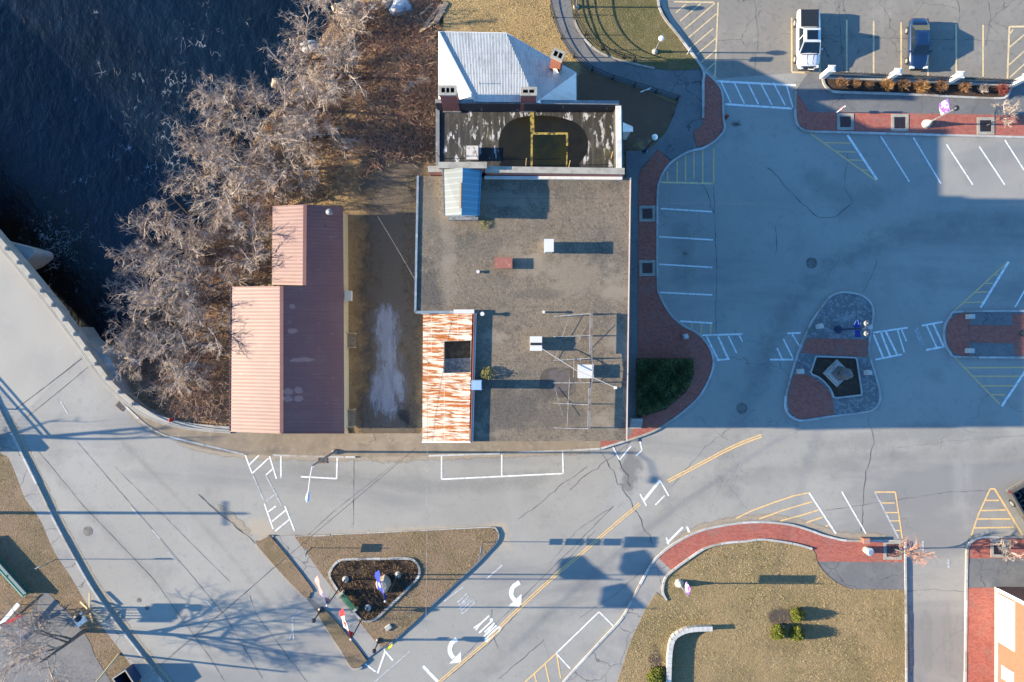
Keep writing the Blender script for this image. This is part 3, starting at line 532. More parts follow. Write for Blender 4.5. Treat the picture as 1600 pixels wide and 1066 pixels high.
# the word ONLY, read by drivers heading for the bottom of the photograph
f_ = np.array([-.735,.678]); r_ = np.array([-.678,-.735]); cw = np.array([761,981])
def lane_word(c, L=31, k=1.0):
    def loc(a, b): q = c+r_*a+f_*b; return (q[0],q[1])
    h2 = L/2; w_ = 1.75; segs = []
    ox = -13.5
    segs += [A(*loc(ox-2.6,-h2+5),*loc(ox-2.6,h2-5),.13),A(*loc(ox+2.6,-h2+5),*loc(ox+2.6,h2-5),.13),(loc(ox-2.6,h2-5),loc(ox-1,h2),loc(ox+1,h2),loc(ox+2.6,h2-5),.2),(loc(ox-2.6,-h2+5),loc(ox-1,-h2),loc(ox+1,-h2),loc(ox+2.6,-h2+5),.2)]
    nx_ = -5; segs += [A(*loc(nx_-2.2,-h2+2),*loc(nx_-2.2,h2-2),.14),A(*loc(nx_+2.6,-h2+2),*loc(nx_+2.6,h2-2),.14),A(*loc(nx_-2.2,h2-2),*loc(nx_+2.6,-h2+2),.14)]
    lx = 2.5; segs += [A(*loc(lx,-h2+1),*loc(lx,h2-1),.14),A(*loc(lx,-h2+2),*loc(lx+4,-h2+2),.28)]
    yx = 11.5; segs += [A(*loc(yx,-h2),*loc(yx,1),.15),A(*loc(yx,1),*loc(yx-2.2,h2),.14),A(*loc(yx,1),*loc(yx+2.2,h2),.14)]
    return segs
marks('lane_word', white, lane_word(cw), .0125)
marks('lane_word', faint, lane_word(np.array([722,938]), 28)[:8], .0122)
marks('stop_line', white, [A(661,1041,684,1065,.28)], .012)
marks('lane_dash', faint, [A(760,905,785,883,.16),A(694,940,724,917,.13),A(585,1066,640,1018,.1),A(205,793,218,808,.12),A(238,828,250,842,.1),A(262,862,280,882,.1),A(320,937,335,952,.13),A(1442,845,1442,862,.2),A(1482,873,1482,888,.2),A(95,628,107,648,.12)], .012)
cl = smooth([(660,1090),(698,1056),(762,1001),(785,976),(809,953),(860,906),(905,868),(950,829),(1000,787)],5)
cw_ = W(cl); 
mb = MB(); stripe(mb, offsetline(cw_, .09), .10, .0125); stripe(mb, offsetline(cw_, -.09), .10, .0126); mb.build('centre_line', yellow, road)
c2 = W(smooth([(1044,752),(1070,738),(1100,722),(1130,706),(1160,692),(1190,681)],5)); mb = MB(); stripe(mb, offsetline(c2,.1), .12, .0125); stripe(mb, offsetline(c2,-.1), .12, .0126); mb.build('centre_line', yellow, road)
marks('hatching', yellow, [A(869,1021,815,1071),A(835,1053,839,1070),A(852,1038,858,1066),A(870,1023,876,1060)], .0115)
marks('parking_line', white, [A(1032,326,1112,331),A(1030,370,1114,375),A(1030,413,1113,418),A(1030,457,1113,461)], .0115)
marks('parking_line', white, [A(1376,213,1422,286),A(1427,215,1470,287),A(1479,226,1520,289),A(1530,229,1570,289),A(1570,219,1600,266),A(1620,219,1650,266),A(1602,452,1586,480),A(1315,768,1353,834)], .0115)
marks('parking_line', yellow2, [A(1237,28,1237,113,.15),A(1237,113,1264,114,.15)]+[A(x,y0,x,y1,.15) for x,y0,y1 in ((1281,29,113),(1323,31,113),(1365,33,115),(1408,35,118),(1450,37,120),(1494,38,118),(1536,39,120))], .0115)
marks('hatching', yellow2, [A(1577,42,1574,124,.16),A(1577,42,1640,41,.16),A(1577,54,1583,46,.12),A(1576,75,1620,38,.12),A(1576,102,1640,45,.12),A(1578,121,1640,64,.12)], .0115)
hs = [A(1053,3,1122,4),A(1122,4,1117,126)]
for k in range(9):
    sx_, sy_ = 1056+6.6*k, 20+13*k; x2 = 1120.5-.35*k; y2 = sy_-(x2-sx_)*.85
    if y2 < 5: x2 = sx_+(sy_-5)/.85; y2 = 5
    hs.append(A(sx_, sy_, x2, y2, .1))
marks('hatching', yellow2, hs, .0115)
marks('hatching', yellow, [A(1043,268,1043,285),A(1058,252,1058,285),A(1071,243,1071,285),A(1084,237,1084,285),A(1098,235,1098,286),A(1115,232,1115,287)], .0115); marks('hatching', yellow2, [A(1032,285,1115,287,.17)], .0116)
marks('hatching', yellow, [A(1066,503,1066,513),A(1081,504,1081,520),A(1096,505,1095,524),A(1111,505,1110,524)], .0115); marks('parking_line', white, [A(1062,502,1113,505,.15)], .0116)
marks('hatching', yellow, [A(1490,487,1575,409),A(1508,473,1536,472,.1),A(1523,457,1545,456,.1),A(1540,443,1552,443,.1),A(1555,430,1561,429,.1),A(1489,556,1565,635),A(1505,575,1640,574),A(1520,588,1597,588),A(1535,603,1585,603),A(1550,617,1574,617)], .0115)
marks('parking_line', white, [A(1576,409,1532,481,.2),A(1565,635,1640,523,.2)], .0117)
marks('hatching', yellow, [A(1267,209,1372,285),A(1288,223,1330,224,.1),A(1308,237,1341,238,.1),A(1327,250,1353,251,.1),A(1347,265,1358,267,.1)], .0115); marks('parking_line', white, [A(1324,211,1373,285,.2)], .0117)
marks('hatching', yellow, [((1150,810),(1175,798),(1210,785),(1240,775),(1264,770),.125),((1186,811),(1225,797),(1269,784),.125),((1219,814),(1250,806),(1279,797),.125),A(1259,817,1286,808),A(1290,823,1296,820)], .0115); marks('parking_line', white, [A(1264,770,1306,834,.15)], .0117)
marks('hatching', yellow, [A(1366,769,1399,769),A(1399,769,1410,842),A(1377,786,1401,786,.1),A(1383,801,1404,801,.1),A(1391,814,1406,814,.1),A(1399,829,1408,829,.1)], .0115); marks('parking_line', faint, [A(1367,769,1404,841,.16)], .0117)
marks('hatching', yellow, [((1516,842),(1528,806),(1547,764),.15),A(1547,764,1554,764,.15),A(1554,764,1598,836,.17),A(1540,782,1561,782),A(1533,798,1571,797),A(1526,811,1579,811),A(1521,825,1586,824)], .0115)
tyre = stainmat('tyre_darkened_asphalt', (.16,.155,.148), .14, .6, .4, .9, (1,1,1), .8); tyre2 = stainmat('sun_bleached_asphalt', (.29,.285,.265), .5, .3, .35, .9)
stg = stainmat('road_grit', (.3,.25,.19), .85, 1.1, .36, .62); oil = stainmat('oil_drip', (.05,.05,.05), .7, 1.2, .35, .6)
zz = .0045
for m_,px,wd in ((tyre,smooth([(1100,760),(1150,690),(1178,600),(1215,510),(1280,430),(1380,380),(1500,365),(1640,372)],5),5),(tyre,smooth([(1180,640),(1200,560),(1240,480),(1320,410),(1430,350),(1640,345)],5),4),(tyre,smooth([(1640,712),(1400,715),(1200,738),(1060,785),(950,880),(780,1030),(720,1090)],5),5),
    (tyre,smooth([(40,690),(140,800),(260,930),(360,1060)],5),2.5),(tyre,smooth([(150,650),(260,760),(370,880),(500,1050)],5),1.3),
    (tyre2,smooth([(1060,330),(1075,480)],4),3.5),(tyre2,smooth([(1240,250),(1300,300),(1400,310)],4),4),(tyre2,smooth([(1445,940),(1450,1066)],4),1.6),(tyre2,smooth([(1480,930),(1482,1066)],4),1.4),(tyre2,smooth([(420,730),(700,760),(880,740)],4),2.6),(tyre2,smooth([(1250,700),(1420,680),(1600,676)],4),3),
    (stg,nkerb[12:26],1.3),(stg,[(u,v+3) for u,v in nkerb[24:]],.9),(stg,[(560,715),(660,716)],1.4),(stg,[(402,845),(360,806),(330,780)],1.2),(stg,[(1420,930),(1424,1066)],.6),(stg,[(u,v-5) for u,v in smooth([(1045,855),(1084,833),(1135,818),(1203,813),(1263,824),(1319,841),(1400,841)],4)],.9),(stg,[(u+8,v-5) for u,v in swkerb[4:]],.7),
    (oil,[(1255,60),(1258,95)],.9),(oil,[(1490,50),(1493,66)],1.2),(oil,[(1428,80),(1431,100)],.8),(oil,[(1340,60),(1342,90)],1),(oil,[(735,722),(740,735)],.8),(oil,[(830,722),(835,738)],.8),(oil,[(1060,350),(1085,352)],.8),(oil,[(1050,395),(1080,397)],.8),(oil,[(1060,440),(1085,441)],.8),(oil,[(1135,190),(1170,200)],1.6),(oil,[(1450,250),(1455,270)],.7)):
    stain('road_stain', m_, px, wd, zz if m_ in (tyre,tyre2) else zz+.002, road); zz += .00006
# tar-filled cracks, tyre-dark repair lines
def crack(px, wd=.05, jit=.12):
    q = resample(W(px), .45); q = [(x+rnd.uniform(-jit,jit), y+rnd.uniform(-jit,jit)) for x,y in q]
    
    L_ = offsetline(q, wd/2); w1 = [rnd.uniform(.25,1.15) for _ in q]; a_ = [(p[0]+(l[0]-p[0])*k_, p[1]+(l[1]-p[1])*k_) for p,l,k_ in zip(q,L_,w1)]; b_ = [(p[0]-(l[0]-p[0])*k_, p[1]-(l[1]-p[1])*k_) for p,l,k_ in zip(q,L_,w1)]
    n_ = len(q); ck.add([(p[0],p[1],.0095) for p in a_]+[(p[0],p[1],.0095) for p in b_], [(i,n_+i,n_+i+1,i+1) for i in range(n_-1)])
ck = MB()
for px, wd, j in [([(1200,262),(1235,300),(1275,338),(1302,341),(1333,317)],.07,.08),([(1333,317),(1318,290),(1325,240)],.05,.1),([(1115,290),(1120,430),(1118,525)],.06,.05),([(1090,280),(1105,300),(1115,335)],.06,.1),([(1209,350),(1214,380),(1212,400)],.05,.1),([(1350,455),(1362,430),(1370,405)],.06,.1),([(1356,655),(1366,690),(1352,740),(1346,830)],.06,.08),
    ([(660,690),(520,800),(380,930),(210,1075)],.035,.01),([(553,714),(552,820)],.06,.03),([(60,705),(130,790),(240,905),(330,1030),(360,1080)],.05,.02),([(120,690),(215,800),(300,900),(350,960),(410,1060)],.05,.02),([(180,730),(300,850),(360,910)],.035,.02),([(480,1066),(400,960),(390,930)],.05,.02),
    ([(310,772),(340,800),(390,840),(402,853)],.14,.04),([(720,1030),(800,950),(900,850),(960,790)],.04,.03),([(690,1066),(770,1000),(860,900),(930,830)],.04,.05),([(780,1060),(850,1000)],.05,.05),([(768,952),(765,985),(778,1012)],.05,.06),([(890,765),(920,740),(955,715),(985,690)],.05,.1),([(810,810),(840,790),(880,755),(918,730)],.05,.08),
    ([(940,705),(975,770),(995,800),(1020,850)],.09,.2),([(960,700),(985,760)],.12,.25),([(1290,797),(1340,790),(1400,782),(1470,770),(1550,766)],.045,.06),([(1414,924),(1450,921),(1508,924)],.05,.08),([(1050,760),(1100,700),(1180,640)],.03,.1),([(1400,700),(1480,690),(1600,680)],.03,.1),
    ([(1495,0),(1502,20),(1490,60)],.05,.1),([(1543,0),(1548,30),(1540,70)],.05,.1),([(1548,30),(1575,45)],.05,.08),([(1220,53),(1400,60),(1600,65)],.05,.05),([(1310,0),(1313,60),(1318,110)],.06,.06),([(1290,440),(1300,420),(1312,400)],.03,.1),([(860,880),(900,830),(960,790)],.03,.06),([(1010,340),(1018,370)],.01,.01),([(905,965),(960,930),(1000,895)],.04,.06),([(1180,0),(1184,60),(1178,120)],.04,.08)]:
    crack(px, wd, j)
ck.build('tar_seam', tar, road)
# ================================================================= iron covers
cover_m = mat('cast_iron_cover', (.09,.085,.08), .6, [n(6,.4,.6,(.14,.13,.12), t='cell')], metal=.3)
for (u,v,r_,lb) in ((137,830,.42,'round iron manhole cover in the left road, farthest from the bushes by the guard kerb'),(217,938,.2,'small round valve cover in the left road, upper of the close pair'),(230,950,.2,'small round valve cover in the left road, lower of the close pair'),(1268,411,.5,'round manhole cover in the shaded square north of the cobbled island'),(1159,638,.5,'round manhole cover in shaded road below the hedge corner')):
    p = P(u,v); mb = MB(); mb.lathe((p.x,p.y,0), [(r_,.0),(r_,.016),(r_*.86,.016),(r_*.84,.01),(r_*.8,.014)], 20); tag(mb.build('manhole_cover', cover_m), lb, 'manhole cover')
for (u,v,rz,lb) in ((190,633,R(-42),'rusty square storm drain grate at the bend of the left kerb'),(504,717,0,'rusty storm drain grate under the arm of the street lamp')):
    p = P(u,v); t = thing('drain_grate', lb, 'drain', p, rz); mb = MB(); 
    for s_ in (-1,1): mb.box((s_*.36,0,.02),(.08,.8,.05)); mb.box((0,s_*.36,.02),(.64,.08,.05))
    mb.build('frame', mat('rusty_iron', (.16,.09,.06), .9), t, local=True); mb = MB()
    for k in range(6): mb.box((-.27+k*.108,0,.015),(.05,.64,.03))
    mb.build('grating', cover_m, t, local=True)
# ================================================================= buildings
def corr(mb, a0, a1, b0, b1, step=.3, amp=.022, m=0):
    """ribbed metal slope: ribs run from edge a0-a1 to edge b0-b1"""
    a0,a1,b0,b1 = map(Vector,(a0,a1,b0,b1)); nrm = (a1-a0).cross(b0-a0).normalized()
    if nrm.z < 0: nrm = -nrm
    k = max(2, int(((a1-a0).length)/step)); ts = []
    for i in range(k):
        for t, h in ((0,0),(.62,0),(.72,amp),(.9,amp)): ts.append(((i+t)/k, h))
    ts.append((1,0)); o = len(mb.v); N = len(ts)
    for t,h in ts: q = a0.lerp(a1,t)+nrm*h; mb.v.append(tuple(q))
    for t,h in ts: q = b0.lerp(b1,t)+nrm*h; mb.v.append(tuple(q))
    for i in range(N-1):
        mb.f.append([o+i,o+i+1,o+N+i+1,o+N+i]); mb.m.append(m)
def quadwall(mb, pts, z0=-.3, m=0):
    """vertical wall below a 3-D polyline (closed by caller)"""
    for a,b in zip(pts, pts[1:]):
        mb.add([(a[0],a[1],z0),(b[0],b[1],z0),tuple(b),tuple(a)], [(0,1,2,3)], m)
# ---------------------------------------------------------------- red metal shed
sh = thing('shed', 'long red metal roofed shed between the riverbank trees and the dark driveway', 'shed', P(480,600))
he, hr, hr2, hw = 2.9, 4.75, 4.05, 3.1
rid_s, rid_n = P(440,677,hr), P(440,447,hr); e_s, e_n = P(538,677,he), P(536,336,he)
w_s, w_n = P(359,674,hw), P(361,448,hw)
n_r0, n_r1 = P(476,446,hr2), P(477,319.5,hr2); n_w0, n_w1 = P(425,445,hw-.1), P(426,322,hw-.1); e_nn = P(536,323,he)
mb = MB(); corr(mb, w_s, w_n, rid_s, rid_n); corr(mb, n_w0, n_w1, n_r0, n_r1)
mid = rid_n + (P(538,447,he)-rid_n)*((n_r0.x-rid_n.x)/(P(538,447,he).x-rid_n.x))
corr(mb, rid_s, rid_n, e_s, P(537,447,he)); corr(mb, P(476,447,mid.z), P(477,319.5,mid.z), P(537,447,he), e_nn)
mb.build('roof', redmetal, sh)
mb = MB(); mb.beam(rid_s, rid_n, .3, .06); mb.beam(n_r0+Vector((0,0,.06)), n_r1+Vector((0,0,.06)), .3, .05); mb.beam(w_s, w_n, .05, .14); mb.beam(rid_s,w_s,.06,.1); mb.beam(rid_s,e_s,.06,.1); mb.build('ridge_cap', redmetal, sh)
mb = MB(); D = lambda p,dx,dy,dz: Vector((p.x+dx,p.y+dy,p.z+dz))
ring = [D(w_n,.25,-.05,-.1),D(w_s,.25,.25,-.1),D(rid_s,0,.25,-.1),D(e_s,-.28,.25,-.12)]
quadwall(mb, ring); quadwall(mb, [D(w_n,.25,-.05,-.1),D(rid_n,0,-.05,-.1),D(n_r0,0,-.02,-.05),D(n_r0,0,-.02,-.05)])
quadwall(mb, [D(n_w0,.2,.1,-.1),D(n_w1,.2,-.25,-.1),D(n_r1,0,-.25,-.1),D(e_nn,-.28,-.25,-.12)]); quadwall(mb, [D(n_w0,.2,0.02,-.1),D(n_r0,0,0.02,-.1)]); mb.build('wall', darkwall, sh)
mb = MB(); corr(mb, D(e_s,-.26,.25,-.12), D(e_nn,-.26,-.25,-.12), (e_s.x-.2,e_s.y+.25,-.1), (e_nn.x-.2,e_nn.y-.25,-.1), step=.2, amp=.025)
ea = D(e_s,-.27,.25,-.1); eb = D(e_nn,-.27,-.25,-.1)
for k in range(14): pass
mb.build('siding', mat('cream_cladding', (.42,.38,.28), .7), sh)
for v in (350,395,440,505,570,610): p = P(537,v); mb = MB(); mb.box((p.x+.06,p.y,1.5),(.05,.9,1.0)); mb.build('window', glass, sh)
mb = MB(); p = P(517,333,3.4); mb.lathe((p.x,p.y,3.1), [(.17,0),(.17,.9)], 14); mb.lathe((p.x,p.y,3.98), [(.05,-.02),(.26,.02),(.28,.06),(.16,.16),(.02,.22)], 16); mb.build('vent_pipe', steel, sh)
mb = MB(); p = P(509,354,3.25); mb.lathe((p.x,p.y,3.15), [(.06,0),(.06,.35)], 8); mb.build('vent_pipe', black, sh)
mb = MB(); p = P(540,462,2.2); mb.box((p.x+.15,p.y,1.7),(.55,.85,.75)); mb.build('air_conditioner', boxw, sh)
def deck(u, v, sx, sy, lbl):
    t = thing('entry_step', lbl, 'step', P(u,v)); p = P(u,v)
    mb = MB()
    for k in range(7): mb.box((p.x-sx/2+sx*(k+.5)/7,p.y,.42),(sx/7-.02,sy,.05))
    mb.build('boards', wood, t)
    for a in (-1,1):
        for b in (-1,1): mb = MB(); mb.box((p.x+a*(sx/2-.06),p.y+b*(sy/2-.06),.15),(.1,.1,.5)); mb.build('leg', wood, t)
    for b in (-1,1):
        mb = MB(); mb.box((p.x,p.y+b*sy/2,1.1),(sx,.06,.07)); mb.box((p.x+sx/2-.05,p.y+b*sy/2,.62),(.07,.07,.9)); mb.build('handrail', palewood, t)
deck(549,532,.95,1.25,'small timber entry step by the middle of the shed wall'); deck(548,652,1.0,1.5,'timber entry step with rails by the shed corner near the pavement')
# ---------------------------------------------------------------- gravel roofed building
HG = 11.0
gb = thing('gravel_roof_building', 'large flat gravel roofed building with a rusty lean-to wing at one corner', 'building', P(820,560))
g = {k: P(u,v,HG) for k,(u,v) in dict(nw=(653,275),ne=(985,278),se=(979,689),s2=(735,690),n2=(735,488),w2=(649,488)).items()}
outer = [g[k] for k in ('nw','ne','se','s2','n2','w2')]
mb = MB(); mb.sheet([(p.x,p.y) for p in outer], HG); mb.build('roof', gravel, gb)
mb = MB(); ins = [(p.x,p.y) for p in outer]
quadwall(mb, [Vector((p.x,p.y,HG-.02)) for p in outer+outer[:1]]); mb.build('wall', stucco, gb)
edg = mat('blue_grey_flashing', (.15,.18,.21), .5, [n(2,.5,.7,(.26,.27,.27), d=5)])
for a,b,wd,hh in ((g['nw'],g['w2'],.16,.13),(g['w2'],g['n2'],.2,.13),(g['ne'],g['se'],.1,.12)):
    mb = MB(); mb.beam(Vector((a.x,a.y,HG+hh/2-.03)), Vector((b.x,b.y,HG+hh/2-.03)), wd, hh); mb.build('roof_edging', edg, gb)
mb = MB(); a,b = P(985,281,HG+.14),P(979.5,689,HG+.14); mb.beam(a,b,.05,.04); mb.build('edge_trim', mat('pinkish_trim', (.5,.36,.31), .7), gb)
def facade(a, b, zs, w_, h_, every, nx, ny):
    d = (b-a); L = math.hypot(d.x,d.y); k = int(L/every)
    for z in zs:
        for i in range(k):
            t = (i+.5)/k; x,y = a.x+d.x*t, a.y+d.y*t; rz = math.atan2(d.y,d.x)
            mb = MB(); mb.box((x+nx*.03,y+ny*.03,z),(w_+.2,.12,h_+.2),rz=rz); f = mb.build('window', stonecap, gb)
            mb = MB(); mb.box((x+nx*.06,y+ny*.06,z),(w_,.1,h_),rz=rz); mb.build('pane', glass, f)
facade(g['s2'],g['se'],(2.0,5.4,8.6),1.3,1.8,2.8,0,-1); facade(g['ne'],g['se'],(5.4,8.6),1.2,1.8,3.2,1,0)
# party wall with stepped coping
mb = MB(); cp = MB(); HP = 12.1
for (u0,u1,v,h) in ((670,690,264.5,HP),(686,759,258.5,HP+.45),(759,974,265,HP-.1)):
    a,b = P(u0,v,h),P(u1,v+(.0 if u0<759 else 3.0),h)
    mb.beam(Vector((a.x,a.y,h/2-.05)),Vector((b.x,b.y,h/2-.05)),.44,h); cp.beam(Vector((a.x-.05,a.y,h+.04)),Vector((b.x+.08,b.y,h+.04)),.46,.12)
mb.build('party_wall', wbrick, gb); cp.build('coping', stonecap, gb)
mb = MB(); a,b = P(757,277.5,HG+.12),P(972,279,HG+.12); mb.beam(a,b,.22,.22); mb.build('wall_flashing', trimw, gb)
# stair house
h0, h1 = HG+1.15, HG+1.9
rA,rB = P(723,262,h1),P(721,336,h1); wA,wB = P(692,264,h0),P(694,337,h0); eA,eB = P(752,266,h0),P(748,337,h0)
mb = MB(); mb.add([wA,wB,rB,rA],[(0,1,2,3)]); mb.beam(wA,wB,.1,.12); mb.build('stair_house_roof', creamr, gb)
mb = MB(); mb.add([rA,rB,eB,eA],[(0,1,2,3)]); mb.beam(eA,eB,.1,.12); mb.build('stair_house_roof', bluer, gb)['label'] = 'blue roof slope of the stair house'
mb = MB(); ii = lambda p,dx,dy: Vector((p.x+dx,p.y+dy,p.z-.08))
ringw = [ii(wA,.12,0),ii(wB,.12,.12),ii(rB,0,.12),ii(eB,-.12,.12),ii(eA,-.12,0)]; quadwall(mb, ringw, HG-.1); mb.build('stair_house_wall', trimw, gb)
mb = MB(); a,b = P(701,343,HG+.3),P(747,343,HG+.3); mb.beam(Vector((a.x,a.y+.15,HG+.2)),Vector((b.x,b.y+.15,HG+.2)),.4,.35); mb.build('stair_house_step', steel, gb)
mb = MB(); mb.beam(P(719.5,285,h1-.02+.05),P(719,325,h1+.03),.12,.05); mb.build('ridge_flashing', mat('bare_timber_strip',(.4,.27,.15),.8), gb)
# rusty lean-to wing
hW, hE = 9.6, 11.35
rw0,rw1 = P(661,492,hW),P(660,691,hW); re0,re1 = P(738,489,hE),P(733,691,hE)
mb = MB()
def lerp2(s,t): return (rw0.lerp(rw1,t)).lerp(re0.lerp(re1,t),s)
t0,t1,s0 = (533-490)/201,(583-490)/201,.44
for (sa,sb,ta,tb) in ((0,1,0,t0),(0,s0,t0,t1),(0,1,t1,1)): corr(mb, lerp2(sa,ta),lerp2(sa,tb),lerp2(sb,ta),lerp2(sb,tb),step=.34,amp=.04)
mb.build('wing_roof', rust, gb)
mb = MB(); q = [lerp2(s,t) for s,t in ((s0,t0),(1,t0),(1,t1),(s0,t1))]; zf = 9.55
fl = [Vector((p.x,p.y,zf)) for p in q]; m_ = (t0*.45+t1*.55)
for i in range(4): mb.add([fl[i],fl[(i+1)%4],q[(i+1)%4],q[i]],[(0,1,2,3)])
mb.build('lightwell_wall', trimw, gb)
mb = MB(); mb.add(fl,[(0,1,2,3)]); mb.build('lightwell_floor', mat('dirty_floor',(.05,.04,.03),.95,[n(3,.45,.7,(.09,.075,.055),d=6),n(4,.7,.74,(.4,.4,.38),d=6)]), gb)
mb = MB(); c0 = fl[0].lerp(fl[3],.55); c1 = fl[1].lerp(fl[2],.55); up = Vector((0,0,.12)); corr(mb, c0+up,fl[3]+up,c1+up,fl[2]+up,step=.16,amp=.03); mb.build('lightwell_sheet', steel, gb)
mb = MB(); quadwall(mb, [Vector((p.x,p.y,p.z-.1)) for p in (D(rw0,.3,0,0),D(rw1,.3,.75,0),D(re1,-.05,.75,0))]); mb.build('wing_wall', trimw, gb)
mb = MB(); a,b = D(re0,.14,0,-.1),D(re1,.12,0,-.1); mb.beam(Vector((a.x,a.y,HG+.15)),Vector((b.x,b.y,HG+.15)),.1,.5); mb.build('wing_upstand', mat('dark_red_boards',(.2,.06,.05),.7,[n(1,.5,.7,(.12,.04,.035),d=5)]), gb)
mb = MB(); mb.beam(Vector((re0.x+.26,re0.y,HG+.12)),Vector((re1.x+.24,re1.y,HG+.12)),.1,.3); mb.beam(D(rw1,0,.02,.05),D(re1,.1,.02,.05),.1,.1); mb.build('wing_flashing', trimw, gb)
mb = MB(); a,b = P(709,487,HG+.3),P(741,487,HG+.3); mb.beam(a,b,.3,.35); mb.build('wing_cap', boxw, gb)
# roof chimney, flue
mb = MB(); p = P(745,602,HG+1.6); mb.box((p.x-.02,p.y,HG+.75),(.66,.66,1.5)); mb.build('chimney', mat('metal_chimney_casing',(.5,.5,.5),.45,metal=.4), gb)
mb = MB(); mb.box((p.x-.02,p.y,HG+1.56),(.78,.7,.08)); mb.box((p.x+.08,p.y,HG+1.62),(.5,.6,.05)); mb.build('chimney_cap', mat('blue_chimney_cap',(.2,.3,.46),.35), gb)
mb = MB(); p = P(782,545); 
for (u,v,hh,r_) in ((754,491,.55,.1),(849,488,.6,.07),(747,425,.2,.08)):
    p = P(u,v,HG); mb = MB(); mb.lathe((p.x,p.y,HG-.05), [(r_,0),(r_,hh),(r_*1.6,hh),(r_*1.6,hh+.08)], 10); mb.build('flue', boxw, gb)
mb = MB(); mb.sheet(smooth([P2(u,v,HG) for u,v in ((843,595),(850,580),(862,575),(892,576),(905,580),(900,600),(896,615),(875,622),(850,618))],4,True), HG+.006); mb.build('roof_patch', mat('black_roof_patch',(.06,.05,.043),.9,[n(1.2,.45,.65,(.1,.083,.064),d=7)]), gb)
mb = MB(); mb.sheet([P2(u,v,HG) for u,v in ((858,580),(890,578),(892,610),(862,612))], HG+.011); mb.build('roof_patch', mat('grey_roof_patch',(.085,.072,.068),.9,[n(2,.45,.7,(.06,.05,.048),d=6)]), gb)
mb = MB()
for k in range(4): p = P(987+0,655+4*k); mb.box((p.x+.35,p.y,.5-.12*k-.0),(.95,.26,1.0-.24*k))
st = thing('stone_steps','grey stone steps against the gravel roofed building beside the hedge','steps',P(990,661)); mb.build('steps', concl, st)
# ---------------------------------------------------------------- things standing on the gravel roof
def roofbox(name, u, v, sx, sy, hh, m, lbl, cat, lid=None, h=HG):
    p = P(u,v,h); t = thing(name, lbl, cat, p); mb = MB(); mb.box((0,0,hh/2),(sx,sy,hh)); mb.build('casing', m, t, local=True)
    mb = MB(); mb.box((0,0,hh+.03),(sx+.1,sy+.1,.06)); mb.build('lid', lid or m, t, local=True)
    mb = MB()
    for k in range(4): mb.box((0,-sy/2-.012,hh*(.25+.16*k)),(sx*.8,.03,.04))
    mb.build('louvre', steel, t, local=True); return t
roofbox('roof_vent', 856.5,387,.6,.85,1.3,boxw,'tall white roof vent casting the longest shadow on the gravel','roof vent')
roofbox('roof_hatch', 787,412,1.2,.72,.42,mat('rusty_hatch_paint',(.22,.08,.06),.7,[n(2,.5,.65,(.3,.17,.12),d=6)]),'rusty red roof hatch near the middle of the gravel roof','roof hatch')
t = roofbox('air_conditioner', 837,537,.8,.98,.7,boxw,'white roof unit with a dark band left of the steel frame','roof unit'); mb = MB(); mb.box((0,-.03,.775),(.84,.2,.04)); mb.build('band', cover, t, local=True)
roofbox('equipment_box', 914,580,1.1,.92,.55,boxw,'white equipment box under the beam of the steel sign frame','equipment box')
fr = thing('billboard_scaffold', 'bare steel billboard frame lying along the east side of the gravel roof', 'sign frame', P(900,580,HG))
hb = HG+.72
mb = MB(); mb.beam(P(924,490,hb),P(923,553,hb),.2,.2); mb.build('beam', steelr, fr)
mb = MB(); mb.beam(P(924,552,hb+.05),P(927,580,hb+.05),.09,.12); mb.beam(P(927,580,hb+.05),P(924,606,hb+.05),.09,.12); mb.build('beam', steel, fr)
mb = MB(); mb.beam(P(922,606,hb),P(920,671,hb),.2,.2); mb.build('beam', steelr, fr)
for v,va in ((495,490),(526.5,524.5),(563.5,560),(598.5,598),(630,632.5),(668.5,670)):
    mb = MB(); mb.beam(P(865,v,HG+.05),P(923,va,hb-.06),.06,.06); mb.build('arm', steel, fr)
    mb = MB(); q = P(922,va,hb); mb.box((q.x,q.y,HG+(hb-HG)/2),(.08,.08,hb-HG)); mb.build('upright', steelr, fr)
mb = MB()
for a,b in (((890,494,.3),(867,560,.1)),((917,508,.65),(897,545,.4)),((897,560,.4),(896,598,.4)),((907,560,.5),(907,596,.5)),((867,605,.1),(879,650,.4)),((890,590,.5),(886,668,.5))):
    mb.tube([P(a[0],a[1],HG+a[2]),P(b[0],b[1],HG+b[2])],.015,5)
mb.build('brace', steel, fr)
dl = thing('roof_floodlight', 'white pipe boom with a floodlight reaching past the steel sign frame', 'floodlight', P(846,545,HG))
mb = MB(); mb.tube([P(847,545,HG+.75),P(901,579,HG+.95),P(927,590,HG+1.2),P(958,604,HG+1.35)],.03,6); mb.build('boom', mat('grey_boom',(.25,.25,.25),.6), dl)
mb = MB(); p = P(962,606,HG+1.3); mb.box(p,(.22,.2,.2),taper=.7); mb.build('lamp_head', frost, dl)
